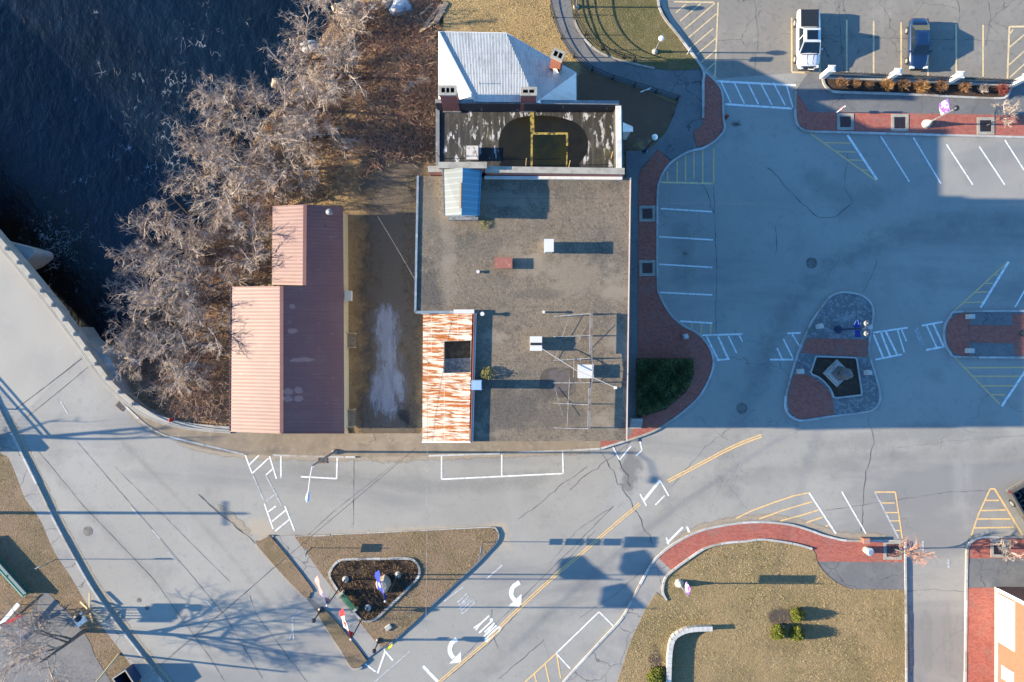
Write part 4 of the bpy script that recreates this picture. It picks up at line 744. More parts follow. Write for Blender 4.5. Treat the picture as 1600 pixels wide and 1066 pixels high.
# ---------------------------------------------------------------- black roofed building
HB, HD = 9.1, 7.0
bb = thing('black_roof_building', 'black flat roofed building with two brick chimneys and standing water', 'building', P(820,230))
b0 = {k:P(u,v,HB) for k,(u,v) in dict(nw=(680,158.5),ne=(967,161),se=(968,274),sw=(680,274)).items()}
mb = MB(); mb.sheet([(b0[k].x+dx,b0[k].y+dy) for k,dx,dy in (('nw',.1,-.1),('ne',-.1,-.1),('se',-.1,.0),('sw',.1,.0))][:4], HD); rf = mb.build('roof', blackroof, bb)
mb = MB()
for a,b,wd,zt in (('nw','ne',.24,HB-.0),('ne','se',.3,HB-.35),('sw','nw',.3,HD+.03)):
    mb.beam(Vector((b0[a].x,b0[a].y,zt/2-.1)),Vector((b0[b].x,b0[b].y,zt/2-.1)),wd,zt+.2)
mb.build('wall', mat('dark_tarred_wall',(.04,.04,.045),.8,[n(1.5,.62,.7,(.3,.3,.3),d=8,st=(2,1,.4))]), bb)
mb = MB(); mb.beam(Vector((b0['ne'].x,b0['ne'].y-.1,HB-.3)),Vector((b0['se'].x,b0['se'].y,HB-.3)),.42,.14); mb.build('coping', trimw, bb)
mb = MB(); mb.beam(Vector((b0['ne'].x+.32,b0['ne'].y-.3,HB-.75)),Vector((b0['se'].x+.32,b0['se'].y,HB-.75)),.14,.2); mb.build('gutter', mat('teal_gutter',(.06,.16,.17),.5), bb)
mb = MB(); mb.beam(Vector((b0['sw'].x,b0['sw'].y,HD+.07)),Vector((b0['nw'].x,b0['nw'].y,HD+.07)),.3,.1); mb.beam(Vector((b0['nw'].x,b0['nw'].y,HB+.06)),Vector((b0['ne'].x,b0['ne'].y,HB+.06)),.3,.1); mb.build('coping', mat('dark_grey_coping',(.14,.145,.15),.7,[n(2,.5,.7,(.24,.24,.23),d=6)]), bb)
mb = MB(); mb.sheet(smooth([P2(u,v,HD) for u,v in ((779,228),(784,205),(800,188),(830,181),(872,183),(902,194),(916,212),(918,235),(905,255),(895,262),(790,262),(783,250))],5,True), HD+.006); mb.build('puddle', puddle, bb)
mb = MB(); mb.sheet([P2(u,v,HD) for u,v in ((832,210),(887,210),(888,264),(831,264))], HD+.011); mb.build('puddle', puddle2, bb)['label'] = 'square of green standing water'
mb = MB()
for pts,wd in ((((830.5,264),(831,209)),.16),(((831,209),(887,209)),.18),(((886,208),(886,228)),.16),(((886,238),(885,264)),.1),(((831,173),(832,207)),.32)):
    stripe(mb, resample([P2(u,v,HD) for u,v in pts],.6), wd, HD+.016+wd*.003)
mb.build('algae_line', algae, bb)
mb = MB(); p = P(738,239,HD+.5); mb.box((p.x,p.y,HD+.3),(.95,1.1,.6)); mb.build('roof_hatch', mat('peeling_hatch',(.42,.41,.4),.7,[n(2,.5,.66,(.15,.14,.13),d=7)]), bb)
for u,v,dx,dy in ((687,248,-.3,1.5),(746,250,.0,1.6),(822,259,.0,1.7),(889,262,-.15,1.7),(955,248,-.35,1.2)):
    p = P(u,v,HD); mb = MB(); mb.tube([(p.x,p.y,HD),(p.x+dx*.3,p.y+.1,HD+1.5+dy*.3)],.035,5); mb.build('rod', palewood, bb)
def chimney(u0,u1,v0,v1,hb_,ht,holes,parent,m=wbrick):
    a,b = P(u0,v1,ht),P(u1,v0,ht); cx,cy,sx,sy = (a.x+b.x)/2,(a.y+b.y)/2,b.x-a.x,b.y-a.y
    mb = MB(); mb.box((cx,cy,(hb_+ht)/2-.12),(sx*.94,sy*.94,ht-hb_-.2)); c = mb.build('chimney', m, parent)
    mb = MB(); mb.box((cx,cy-sy*.5,hb_+.1),(sx*1.06,.12,.2)); mb.box((cx+sx*.5,cy,hb_+.1),(.12,sy,.2)); mb.build('flashing', steel, c)
    mb = MB(); zt = ht-.1; bw = .2
    mb.box((cx,cy+sy/2-bw/2,zt),(sx,bw,.24)); mb.box((cx,cy-sy/2+bw/2,zt),(sx,bw,.24))
    k = holes; iw = sx-2*bw
    for i in range(k+1):
        wdt = bw if i in (0,k) else .09; x = cx-sx/2+bw/2 if i==0 else (cx+sx/2-bw/2 if i==k else cx-iw/2+iw*i/k)
        mb.box((x,cy,zt),(wdt,sy-2*bw,.236))
    mb.build('cap', stonecap, c)
    mb = MB(); mb.box((cx,cy,zt-.14),(sx-.1,sy-.1,.1)); mb.build('flue_opening', dark, c)
chimney(685.5,714,133,149,HD,11.4,3,bb); chimney(813,839,136,149.5,HD,11.2,2,bb)
# entrance bay
mb = MB(); q = [P(u,v,3.2) for u,v in ((973,189),(988,198),(988,206),(973,206))]
q0 = P(973,191,3.9); q1 = P(973,206,3.9); mb.add([q0,P(989,198,3.1),P(989,206,3.1),q1],[(0,1,2,3)]); mb.add([q0,P(989,198,3.1),(P(989,198,3.1).x,P(989,198,3.1).y,2.9),(q0.x,q0.y,2.9)],[(0,1,2,3)]); mb.build('porch_roof', wmetal2, bb)
mb = MB(); a = P(960,192,3); mb.prism([P2(u,v,3.0) for u,v in ((962,193),(986,199),(986,205),(962,205))],-.1,3.05); mb.build('porch_wall', trimw, bb)
# ---------------------------------------------------------------- white hipped house
wh = thing('white_roof_house', 'white metal hip roofed house with an orange brick corner chimney', 'house', P(800,130))
e = 6.2; hr_ = 9.55
c = {k:P(u,v,e) for k,(u,v) in dict(sw=(686,176),nw=(686,50),n1=(791,52),n2=(850,86),ne=(900,114),se=(900,176)).items()}
rg0, rg1 = P(743,159,hr_), P(838,160,hr_)
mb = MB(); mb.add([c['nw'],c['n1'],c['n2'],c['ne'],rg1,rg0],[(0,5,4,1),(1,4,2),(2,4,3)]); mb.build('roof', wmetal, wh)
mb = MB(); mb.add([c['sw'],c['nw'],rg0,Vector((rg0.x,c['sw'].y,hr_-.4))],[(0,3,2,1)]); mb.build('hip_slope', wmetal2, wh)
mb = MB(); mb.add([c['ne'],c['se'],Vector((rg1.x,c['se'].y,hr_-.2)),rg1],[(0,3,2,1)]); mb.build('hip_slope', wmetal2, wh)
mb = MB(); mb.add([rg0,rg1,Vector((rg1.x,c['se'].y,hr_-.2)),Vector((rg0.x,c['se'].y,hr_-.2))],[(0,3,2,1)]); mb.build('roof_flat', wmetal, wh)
mb = MB(); mb.tube([c['nw']+Vector((0,0,.03)),rg0+Vector((0,0,.03))],.09,6); mb.build('hip_cap', mat('blue_grey_hip_cap',(.25,.3,.34),.5), wh)
mb = MB(); rr = [c['sw'],c['nw'],c['n1'],c['n2'],c['ne'],c['se']]; ctr = Vector((c['n1'].x,c['sw'].y,0))
for a,b in zip(rr,rr[1:]): mb.beam(a-Vector((0,0,.08)),b-Vector((0,0,.08)),.12,.14)
mb.build('gutter', trimw, wh)
mb = MB(); quadwall(mb, [Vector((p.x+(ctr.x-p.x)*.03,p.y+(ctr.y-p.y)*.03,e-.1)) for p in rr]); mb.build('wall', stucco, wh)
p = P(869,104,7.0); chz = 9.6; mb = MB(); rz = R(-24); mb.box((p.x,p.y,7.6),(.85,.7,3.7),rz=rz); cc = mb.build('chimney', obrick, wh)
cs,sn = math.cos(rz),math.sin(rz); loc = lambda a,b: (p.x+a*cs-b*sn, p.y+a*sn+b*cs)
mb = MB()
for (a,b,sx,sy) in ((0,.31,1.0,.18),(0,-.31,1.0,.18),(-.42,0,.16,.44),(.42,0,.16,.44),(0,0,.1,.44)): mb.box((*loc(a,b),chz-.04),(sx,sy,.24),rz=rz)
mb.build('cap', stonecap, cc); mb = MB(); mb.box((p.x,p.y,chz-.16),(.9,.7,.06),rz=rz); mb.build('flue_opening', dark, cc)
mb = MB(); q = P(866,113,7.5); mb.add([P(864,107,7.3),P(864,118,7.1),P(874,117,6.95),P(870,108,7.8)],[(0,1,2,3)]); mb.build('saddle_flashing', wmetal2, cc)
mb = MB(); p = P(749,129,9.0); mb.tube([(p.x,p.y,8.5),(p.x,p.y,9.2)],.03,5); mb.build('vent_pipe', black, wh)
# ---------------------------------------------------------------- brick building at the bottom right
ob = thing('brick_building', 'orange brick building with white framed windows in the bottom right corner', 'building', P(1600,1000))
X0 = P(1555,917).x; Y1 = P(1555,917).y; Y0 = P(1555,1200).y; X1 = X0+16; Hh = 8.0
mb = MB(); mb.prism([(X0,Y0),(X1,Y0),(X1,Y1),(X0,Y1)],-.3,Hh); mb.build('wall', obrick, ob)
mb = MB(); mb.box(((X0+X1)/2,(Y0+Y1)/2,Hh+.1),(X1-X0+.3,Y1-Y0+.3,.25)); mb.build('cornice', trimw, ob)
mb = MB(); mb.box(((X0+X1)/2+.2,(Y0+Y1)/2,Hh+.26),(X1-X0-.6,Y1-Y0-.6,.1)); mb.build('roof', blackroof, ob)
mb = MB(); mb.box((X0-.06,(Y0+Y1)/2-.02,.25),(.14,Y1-Y0+.1,.6)); mb.build('base_trim', concl, ob)
mb = MB(); mb.box((X0-.045,Y1-.12,3.9),(.11,.3,7.4)); mb.build('corner_trim', trimw, ob)
wbl = mat('white_blind',(.7,.7,.68),.6)
for (y0,y1,za,zb,np_) in ((Y1-.5,Y1-4.6,.6,2.75,2),(Y1-6.6,Y1-7.6,1.2,2.6,1)):
    ym = (y0+y1)/2; zm = (za+zb)/2; mb = MB()
    mb.box((X0-.05,y0,zm),(.14,.14,zb-za)); mb.box((X0-.05,y1,zm),(.14,.14,zb-za)); mb.box((X0-.05,ym,za),(.2,abs(y0-y1)+.2,.14)); mb.box((X0-.05,ym,zb),(.16,abs(y0-y1)+.2,.14))
    f = mb.build('window', trimw, ob)
    for i in range(np_):
        a,b = y0+(y1-y0)*i/np_, y0+(y1-y0)*(i+1)/np_; mb = MB(); mb.box((X0-.02,(a+b)/2,zm),(.05,abs(a-b)-.12,zb-za-.1)); mb.build('blind', wbl, f)
for j in range(3):
    y0 = Y1-1.5-3.4*j; mb = MB(); mb.box((X0-.03,y0-.8,5.6),(.1,1.7,2.0)); f = mb.build('window', concl, ob); mb = MB(); mb.box((X0-.06,y0-.8,5.6),(.08,1.4,1.7)); mb.build('pane', glass, f)
# ================================================================= trees and plants
def limb(mb, rg, p, d, L, r0, r1, wob, n=4, segs=3, up=.0):
    pts = [Vector(p)]; rad = [r0]; d = Vector(d).normalized()
    for i in range(segs):
        d = (d+Vector((rg.gauss(0,wob),rg.gauss(0,wob),rg.gauss(0,wob)+up))).normalized()
        pts.append(pts[-1]+d*(L/segs)); rad.append(r0+(r1-r0)*(i+1)/segs)
    mb.tube(pts, rad, n, cap=False); return pts, d
def around(rg, d, ang):
    d = Vector(d).normalized(); r = d.orthogonal().normalized(); r.rotate(Matrix.Rotation(rg.uniform(0,6.283),3,d))
    return (d*math.cos(ang)+r*math.sin(ang)).normalized()
def bare_tree(seed, H, spread, stems=1, r0=.17, nl=(6,7,7,5), tw=.017, lean=(0,0), low=.25):
    rg = random.Random(seed); tk, cr = MB(), MB()
    for s_ in range(stems):
        a = rg.uniform(0,6.28); tilt = .12 if stems == 1 else rg.uniform(.25,.6)
        d = Vector((math.cos(a)*tilt+lean[0], math.sin(a)*tilt+lean[1], 1))
        pts, d = limb(tk, rg, (math.cos(a)*.1*(stems>1),math.sin(a)*.1*(stems>1),-.3), d, H*.62, r0, r0*.35, .07, 7, 6)
        for i in range(nl[0]):
            t = low+(1-low)*(i+.6)/nl[0]; q = pts[0].lerp(pts[-1], 0); k = t*(len(pts)-1); j = min(int(k),len(pts)-2); q = pts[j].lerp(pts[j+1], k-j)
            dd = around(rg, d, rg.uniform(.6,1.1)); dd.z = abs(dd.z)*.8+.12
            L1 = spread*rg.uniform(.6,1.0)*(1.15-.45*t)
            p1, d1 = limb(tk if i < 3 else cr, rg, q, dd, L1, r0*.58*(1.1-t*.5), .03, .13, 5, 5, .03)
            for a2 in range(nl[1]):
                k = (.25+.75*(a2+rg.random())/nl[1])*(len(p1)-1); j = min(int(k),len(p1)-2); q2 = p1[j].lerp(p1[j+1], k-j)
                L2 = L1*rg.uniform(.3,.55); p2, d2 = limb(cr, rg, q2, around(rg,d1,rg.uniform(.4,.95)), L2, .042, tw, .16, 4, 3, .05)
                for a3 in range(nl[2]):
                    k = (.15+.85*(a3+rg.random())/nl[2])*(len(p2)-1); j = min(int(k),len(p2)-2); q3 = p2[j].lerp(p2[j+1], k-j)
                    L3 = L2*rg.uniform(.3,.6); p3, d3 = limb(cr, rg, q3, around(rg,d2,rg.uniform(.4,1.0)), L3, tw*1.15, tw*.8, .2, 3, 2, .04)
                    for a4 in range(nl[3]):
                        q4 = p3[0].lerp(p3[-1], rg.uniform(.2,1)); limb(cr, rg, q4, around(rg,d3,rg.uniform(.3,1.0)), L3*rg.uniform(.35,.8), tw*.9, tw*.6, .15, 3, 1)
    return tk, cr
def make_tree(name, seed, H, spread, label, cat, loc, group=None, tm=None, **k):
    t = thing(name, label, cat, loc, 0, group); tk, cr = bare_tree(seed, H, spread, **k)
    tk.build('trunk', bark, t, local=True, smooth=True); cr.build('crown', tm or twigm, t, local=True); return t
GB = 'bare trees crowding the riverbank'
bank = [ # photo x, y of the foot, variety, scale, rotation, label
 (566,122,0,1.0,.3,'bare grey tree leaning out toward the river, nearest the white hip roof house'),
 (505,172,1,1.05,1.2,'bare tree at the river edge above the fallen timber, second up the bank'),
 (500,208,2,1.0,2.2,'bare tree rooted just above the long fallen timber on the bank'),
 (449,264,3,1.05,.9,'bare tree up the slope north of the shed with forked dark limbs'),
 (438,300,0,.8,4.0,'bare tree just off the north corner of the red shed'),
 (548,66,2,.95,5.0,'bare grey tree farthest up the bank beside the brush and dark water'),
 (520,38,1,1.0,2.9,'pale bare tree overhanging the dark water near the top of the picture'),
 (492,116,3,1.0,5.5,'pale bare tree at the water edge under the bright ice patch'),
 (500,86,4,.9,1.9,'short pale bare tree reaching farthest over the water near the top'),
 (410,190,4,1.05,.4,'spreading bare tree at the point where the bank juts into the river'),
 (440,205,0,.95,3.4,'bare tree just behind the spreading tree on the bank point'),
 (375,172,2,.85,.7,'low bare tree over the water at the bank point'),
 (392,336,1,1.0,4.4,'bare tree west of the small roof end of the red shed'),
 (365,292,3,1.0,1.9,'bare tree in the middle of the bank between shed and river'),
 (358,235,2,1.05,3.3,'bare tree over the water north west of the red shed'),
 (318,282,4,.95,5.1,'bare tree hanging low over the blue water west of the bank middle'),
 (300,340,4,1.05,2.5,'grey bare tree on the outer bank whose twigs reach the blue water'),
 (397,405,4,.95,5.2,'bare tree casting its shadow on the step in the red shed roof'),
 (330,400,0,1.0,5.9,'bare tree halfway down the bank toward the brown shallows'),
 (345,455,2,1.0,.8,'bare tree beside the long west eave of the red shed'),
 (262,390,3,1.0,3.8,'outermost grey bare tree hanging over the river west of the shed'),
 (292,462,1,1.0,.1,'pale bare tree in the thick of the bank above the brown shallows'),
 (238,448,4,.95,4.7,'pale bare tree right beside the brown shallow water'),
 (222,502,2,.8,2.6,'low pale bare tree nearest the brown shallows and the bridge'),
 (335,525,3,.9,2.0,'low bare tree close to the lower half of the shed wall'),
 (278,530,0,.9,1.4,'bare tree above the concrete wing wall of the bridge'),
 (290,588,2,.7,4.2,'small bare tree just inside the curved rail near the red hydrant'),
 (235,560,1,.7,5.4,'small bare tree nearest the bridge wing wall')]
vars_ = [(11,8.2,4.2,dict(nl=(8,7,7,5),tw=.0095)),(12,8.6,3.9,dict(nl=(8,7,7,5),tw=.0095)),(13,7.6,4.4,dict(stems=2,nl=(5,6,7,5),r0=.14,tw=.0095)),(14,7.2,4.5,dict(stems=3,nl=(4,6,7,5),r0=.12,tw=.0095)),(15,7.0,4.4,dict(stems=3,nl=(4,6,7,5),r0=.11,tw=.0095))]
protos = {}
for (u,v,k,sc_,rz,lb) in bank:
    q = P(u,v); z = gz(q.x,q.y); q = P(u,v,z); q.z = gz(q.x,q.y)
    if k not in protos:
        sd,H_,sp,kw = vars_[k]; t = make_tree('bare_tree', sd, H_, sp, lb, 'tree', q, GB, twigm, **kw); t.rotation_euler.z = rz; t.scale = (sc_,)*3; protos[k] = t
    else: dup(protos[k], q, rz, lb, GB, sc_)
# undergrowth: one tangle of brush over the bank
def inbank(x, y): return True
mb = MB(); rg = random.Random(5)
brushpoly = W([(495,-20),(690,-20),(684,60),(684,250),(600,260),(540,300),(430,318),(420,440),(356,450),(356,660),(300,655),(225,632),(180,560),(165,500),(240,420),(310,310),(360,215),(420,140),(460,60)],0)
bx = [p[0] for p in brushpoly]; by = [p[1] for p in brushpoly]
cnt = 0
while cnt < 8600:
    x,y = rg.uniform(min(bx),max(bx)), rg.uniform(min(by),max(by))
    if not inpoly(x,y,brushpoly): continue
    u,v = x*PX+800, 533-y*PX
    dens = .5+.5*math.sin(x*.55+math.sin(y*.6)*2)*math.cos(y*.45+x*.2)
    if v > 240 and u > 470: dens *= .18
    if v < 240 and u > 560: dens += .5
    if u < 330: dens += .45
    z = gz(x,y)
    if z < -1.6: dens += .6
    if rg.random() > dens+.15: continue
    if z < WZ+.1: continue
    cnt += 1; hh = rg.uniform(.35,1.3)
    for k in range(5):
        a = rg.uniform(0,6.28); s_ = rg.uniform(.2,.9)*hh
        p0 = Vector((x+rg.gauss(0,.15),y+rg.gauss(0,.15),z-.05)); p1 = p0+Vector((math.cos(a)*s_,math.sin(a)*s_,hh*rg.uniform(.4,1)))
        pm = p0.lerp(p1,.5)+Vector((0,0,.15*hh)); mb.tube([p0,pm,p1],[.016,.013,.007],3,m=(0 if rg.random()<.6 else (1 if u>560 or rg.random()<.3 else 2)),cap=False)
mb.build('brush', [twig3,twig2,twigm], kind='stuff')
# dead leaves and tufts on the bank
def scatter(name, mat_, poly, N, zf, size, flat, seed, dens=None):
    rg = random.Random(seed); mb = MB(); xs_ = [p[0] for p in poly]; ys_ = [p[1] for p in poly]; c_ = 0; tries = 0
    while c_ < N and tries < N*12:
        tries += 1; x,y = rg.uniform(min(xs_),max(xs_)), rg.uniform(min(ys_),max(ys_))
        if not inpoly(x,y,poly): continue
        if dens and rg.random() > dens(x,y): continue
        c_ += 1; z = zf(x,y); s_ = size*rg.uniform(.5,1.4); a = rg.uniform(0,6.28); ca,sa = math.cos(a)*s_,math.sin(a)*s_
        if flat:
            o = len(mb.v); t_ = rg.uniform(0,.7)*s_
            mb.v += [(x-ca,y-sa,z+.01),(x+sa*.6,y-ca*.6,z+.02+t_),(x+ca,y+sa,z+.015+t_*.5)]
        else:
            o = len(mb.v); b_ = s_*.16
            mb.v += [(x-math.sin(a)*b_,y+math.cos(a)*b_,z-.02),(x+math.sin(a)*b_,y-math.cos(a)*b_,z-.02),(x+ca*.9,y+sa*.9,z+s_*rg.uniform(.35,1))]
        mb.f.append([o,o+1,o+2]); mb.m.append(0)
    return mb.build(name, mat_, kind='stuff')
scatter('fallen_leaves', litter, brushpoly, 26000, gz, .085, True, 3)
cl_ = lambda s: (lambda x,y: .35+.65*max(0,min(1,.5+.9*math.sin(x*s+math.sin(y*s*1.3)*2)*math.cos(y*s*.8+x*.3))))
scatter('dead_grass', straw, W(lw), 26000, lambda x,y:.15, .10, False, 21, cl_(.7))
scatter('dead_grass', straw, W(tri), 9000, lambda x,y:.16, .09, False, 22, cl_(.9))
scatter('dead_grass', straw, W([(690,0),(855,0),(880,70),(905,110),(905,165),(690,165)]), 9000, lambda x,y:.02, .11, False, 23, cl_(.8))
scatter('dead_grass', straw, W([(545,262),(650,262),(650,330),(545,330)]+[(430,318),(430,290)]), 7000, gz, .12, False, 24, cl_(.8))
scatter('dead_grass', straw, W(swgr+[(220,1066),(80,1066),(-5,940),(-5,720)]), 9000, lambda x,y:.12, .09, False, 25, cl_(.8))
scatter('dead_grass', straw, W(lawn_ramp), 6000, lambda x,y:.16, .07, False, 26, cl_(.8))
def leaf_clump(seed, r, h, N, ls=.06, top=1.0, stems=False):
    rg = random.Random(seed); mb = MB()
    for i in range(N):
        a = rg.uniform(0,6.283); ph = math.acos(rg.uniform(0,1)); rr = rg.uniform(.55,1.0)**.6*(1+.10*math.sin(3*a+seed)+.09*math.sin(5*a+ph*4+seed))
        p = Vector((math.cos(a)*math.sin(ph)*r*rr, math.sin(a)*math.sin(ph)*r*rr, .08+math.cos(ph)*h*rr))
        d = Vector((rg.gauss(0,1),rg.gauss(0,1),rg.gauss(0,1)+.6)).normalized(); q = d.orthogonal().normalized(); q.rotate(Matrix.Rotation(rg.uniform(0,6.28),3,d)); w2 = d.cross(q); s_ = ls*rg.uniform(.6,1.4)
        mb.add([p-q*s_,p+w2*s_*.55,p+q*s_,p-w2*s_*.55],[(0,1,2,3)])
    return mb
def stem_clump(seed, r, h, N, th=.013):
    rg = random.Random(seed); mb = MB()
    for i in range(N):
        a = rg.uniform(0,6.28); rr = r*rg.uniform(.25,1.05); hh = h*rg.uniform(.55,1.1)
        p0 = Vector((math.cos(a)*.1*r,math.sin(a)*.1*r,-.03)); p1 = Vector((math.cos(a)*rr,math.sin(a)*rr,hh)); pm = p0.lerp(p1,.5)+Vector((rg.gauss(0,.04),rg.gauss(0,.04),.18*hh))
        mb.tube([p0,pm,p1],[th,th*.9,th*.6],3,cap=False)
        for k in range(2): q = pm.lerp(p1,rg.random()); e_ = q+Vector((rg.gauss(0,.09),rg.gauss(0,.09),rg.uniform(0,.12))); mb.tube([q,e_],[th*.8,th*.5],3,cap=False)
    return mb
def shrub(u,v,r,h,m,label,seed,name='shrub',kind='leaf',z=.16,N=2600,ls=.06,group=None):
    t = thing(name,label,'shrub',P(u,v,z),0,group)
    (leaf_clump(seed,r,h,N,ls) if kind=='leaf' else stem_clump(seed,r,h,N)).build('foliage', m, t, local=True)
    mb = MB(); mb.tube([(0,0,-.1),(0,0,h*.5)],.04,6); mb.build('stem', bark, t, local=True); return t
GS = 'yellow green round shrubs'
shrub(1244,959,.62,.95,leafy,'round yellow green shrub, uppermost of the three on the wide lawn',1,group=GS); shrub(1214,986,.68,1.0,leafy,'round yellow green shrub on the left of the three on the wide lawn',2,group=GS)
shrub(1243,988,.68,1.0,leafy,'round yellow green shrub directly below another one on the wide lawn',3,group=GS); shrub(1025,1055,.8,.8,leafy,'low yellow green shrub beside the curved pale block wall',4,group=GS)
bare = stainmat('bare_dark_soil', (.075,.058,.048), .92, 1.2, .3, .6)
stain('mulch_patch', bare, [(1190,980),(1212,962),(1235,962),(1262,972)], 2.6, .156, kind='structure'); stain('mulch_patch', bare, [(1026,1000),(1024,1030),(1026,1075)], 1.8, .156, kind='structure')
GP = 'dry shrubs in the kerbed bed under the iron fence'
for i,(u,v,r,m,lb) in enumerate([(1311,133,.62,leafb,'sparse brown shrub at the left end of the kerbed fence bed'),(1334,135,.42,leafb,'small brown shrub, second from the left in the kerbed fence bed'),(1354,136,.42,leafb,'small brown shrub just left of the fluffy orange one in the fence bed'),(1380,136,.68,leafo,'fluffy orange dry shrub below the second white pillar'),(1407,135,.66,leafb,'brown dry shrub between the two orange ones in the fence bed'),(1433,138,.78,leafo,'largest orange dry shrub, spilling over the kerb of the fence bed'),
    (1465,136,.66,leafb,'brown dry shrub just left of the third white pillar'),(1502,138,.62,leafb,'brown dry shrub right of the third white pillar'),(1530,142,.5,twigm,'pale twiggy shrub beside the red one in the fence bed'),(1561,142,.6,leafr,'red stemmed shrub at the right end of the fence bed')]):
    shrub(u,v,r,.8 if m is not leafo else 1.0,m,lb,40+i,kind='stem',z=.2,N=170 if m is not twigm else 60,group=GP,name='dry_shrub')
shrub(761,583,.5,.5,leafw,'yellowed weeds growing out of the gravel roof by the metal chimney',60,name='weed',z=HG,N=700,ls=.05)
shrub(757,350,.4,.15,leafw,'thin dry weeds on the gravel roof below the stair house',61,name='weed',z=HG,N=160,ls=.04)
# hedge
hp = W([(996,563),(1081,563),(1082,580),(1072,606),(1045,630),(1005,647),(996,645)],.6); rg = random.Random(9); mb = MB(); c_ = 0
xs_ = [p[0] for p in hp]; ys_ = [p[1] for p in hp]
while c_ < 15000:
    x,y = rg.uniform(min(xs_)-.2,max(xs_)+.2), rg.uniform(min(ys_)-.2,max(ys_)+.2)
    if not inpoly(x+rg.gauss(0,.15),y+rg.gauss(0,.15),hp): continue
    top = 1.0+.28*_nz(x*2.2,y*2.2)+.15*math.sin(x*5)*math.sin(y*4.3); z = .1+top*rg.random()**.35; c_ += 1
    p = Vector((x,y,z)); d = Vector((rg.gauss(0,1),rg.gauss(0,1),rg.gauss(0,1)+.9)).normalized(); q = d.orthogonal().normalized(); q.rotate(Matrix.Rotation(rg.uniform(0,6.28),3,d)); w2 = d.cross(q); s_ = .075*rg.uniform(.6,1.4)
    mb.add([p-q*s_,p+w2*s_*.5,p+q*s_,p-w2*s_*.5],[(0,1,2,3)])
hd = thing('hedge','dark green evergreen hedge filling the corner bed by the gravel roofed building','hedge',P(1035,605)); mb.build('foliage', leafg, hd)
mb = MB()
for k in range(40):
    x,y = rg.uniform(min(xs_),max(xs_)), rg.uniform(min(ys_),max(ys_))
    if inpoly(x,y,hp): mb.tube([(x,y,0),(x+.1,y,.7)],.025,4)
mb.build('stems', bark, hd)['kind'] = 'stuff'
# low dead plants in the flag bed
mb = MB(); bp_ = W(bedpx); xs_ = [p[0] for p in bp_]; ys_ = [p[1] for p in bp_]; c_ = 0
while c_ < 2600:
    x,y = rg.uniform(min(xs_),max(xs_)), rg.uniform(min(ys_),max(ys_))
    if not inpoly(x,y,bp_) or math.sin(x*3.1)*math.sin(y*3.4+x) < -.35: continue
    c_ += 1; a = rg.uniform(0,6.28); mb.tube([(x,y,.18),(x+math.cos(a)*.18,y+math.sin(a)*.18,.2+rg.uniform(.1,.3))],[.012,.006],3,m=rg.choice((0,0,1)),cap=False)
mb.build('dead_plants', [mat('dead_dark_stems',(.06,.04,.028),1), litter], kind='stuff')
# street saplings in the pavement
GT = 'bare street saplings'
def sapling(u,v,H_,sp,lb,seed,tm,lean=(0,0)):
    return make_tree('street_sapling', seed, H_, sp, lb, 'tree', P(u,v,.1), GT, tm, nl=(9,6,5,3), r0=.075, tw=.011, low=.4, lean=lean)
sapling(1541,196,4.6,1.5,'bare street sapling beside the banner post in the upper brick pavement',31,twigm,(.08,.05))
sapling(1395,858,5.8,2.1,'reddish bare street sapling at the corner of the lower lawn pavement',32,twig2,(.06,-.05))
sapling(1563,856,4.2,1.4,'bare street sapling in the grate above the brick building',33,twigm)
make_tree('bare_tree', 77, 8.6, 5.6, 'broad bare grey tree in the bottom left gravel yard', 'tree', P(133,985,.12), None, twigm, nl=(8,7,7,5), r0=.22, tw=.012, low=.3, lean=(-.16,-.02))
make_tree('roadside_bush', 78, 2.6, 1.5, 'small bare bush under the red and white barrier boards', 'bush', P(62,960,.12), None, twigm, stems=4, nl=(4,5,5,3), r0=.04, tw=.011)
make_tree('bare_tree', 79, 13, 6.0, 'tall bare tree just outside the left edge beside the bridge end', 'tree', P(-215,700,.1), None, twigm, nl=(4,2,2,0), r0=.3, tw=.02, low=.35)
# ================================================================= street furniture
def tree_grate(u,v,s_,lb):
    t = thing('tree_grate', lb, 'tree grate', P(u,v,.12), R(rnd.uniform(-1,1))); w_ = s_/PX; mb = MB(); b_ = .26
    for a in (-1,1): mb.box((a*(w_/2-b_/2),0,.0),(b_,w_,.06)); mb.box((0,a*(w_/2-b_/2),.0),(w_-2*b_,b_,.058))
    mb.build('surround', stonecap, t, local=True); mb = MB(); k = 9; iw = w_-2*b_
    mb.box((0,0,-.02),(iw,iw,.02)); 
    for i in range(k): mb.box((-iw/2+iw*(i+.5)/k,0,.005),(iw/k*.5,iw,.02))
    mb.build('grating', black if lb.find('open')<0 else mulch, t, local=True)
for u,v,s_,lb in ((1321,190.5,26,'black tree grate nearest the crossing in the upper brick pavement'),(1406,192,27,'grey tree grate in the middle of the upper brick pavement'),(1540,197,27,'tree grate with a sapling beside the purple banner post'),(1011.5,334,25,'upper tree grate in the brick walk east of the gravel roof'),(1011.5,419,25,'lower tree grate in the brick walk east of the gravel roof'),(1395,860,29,'tree grate at the corner beside the lower lawn'),(1562,857,28,'tree grate in the brick strip above the brick building')): tree_grate(u,v,s_,lb)
def bollard(u,v,lb,rz=0,s_=.42):
    t = thing('granite_bollard', lb, 'bollard', P(u,v,.1), rz, 'square granite bollards'); mb = MB(); mb.box((0,0,.4),(s_,s_,.85),taper=.94); mb.build('block', granite3, t, local=True)
    mb = MB(); mb.box((0,0,.84),(s_*.9,s_*.9,.07),taper=.75); mb.build('cap', granite3, t, local=True)
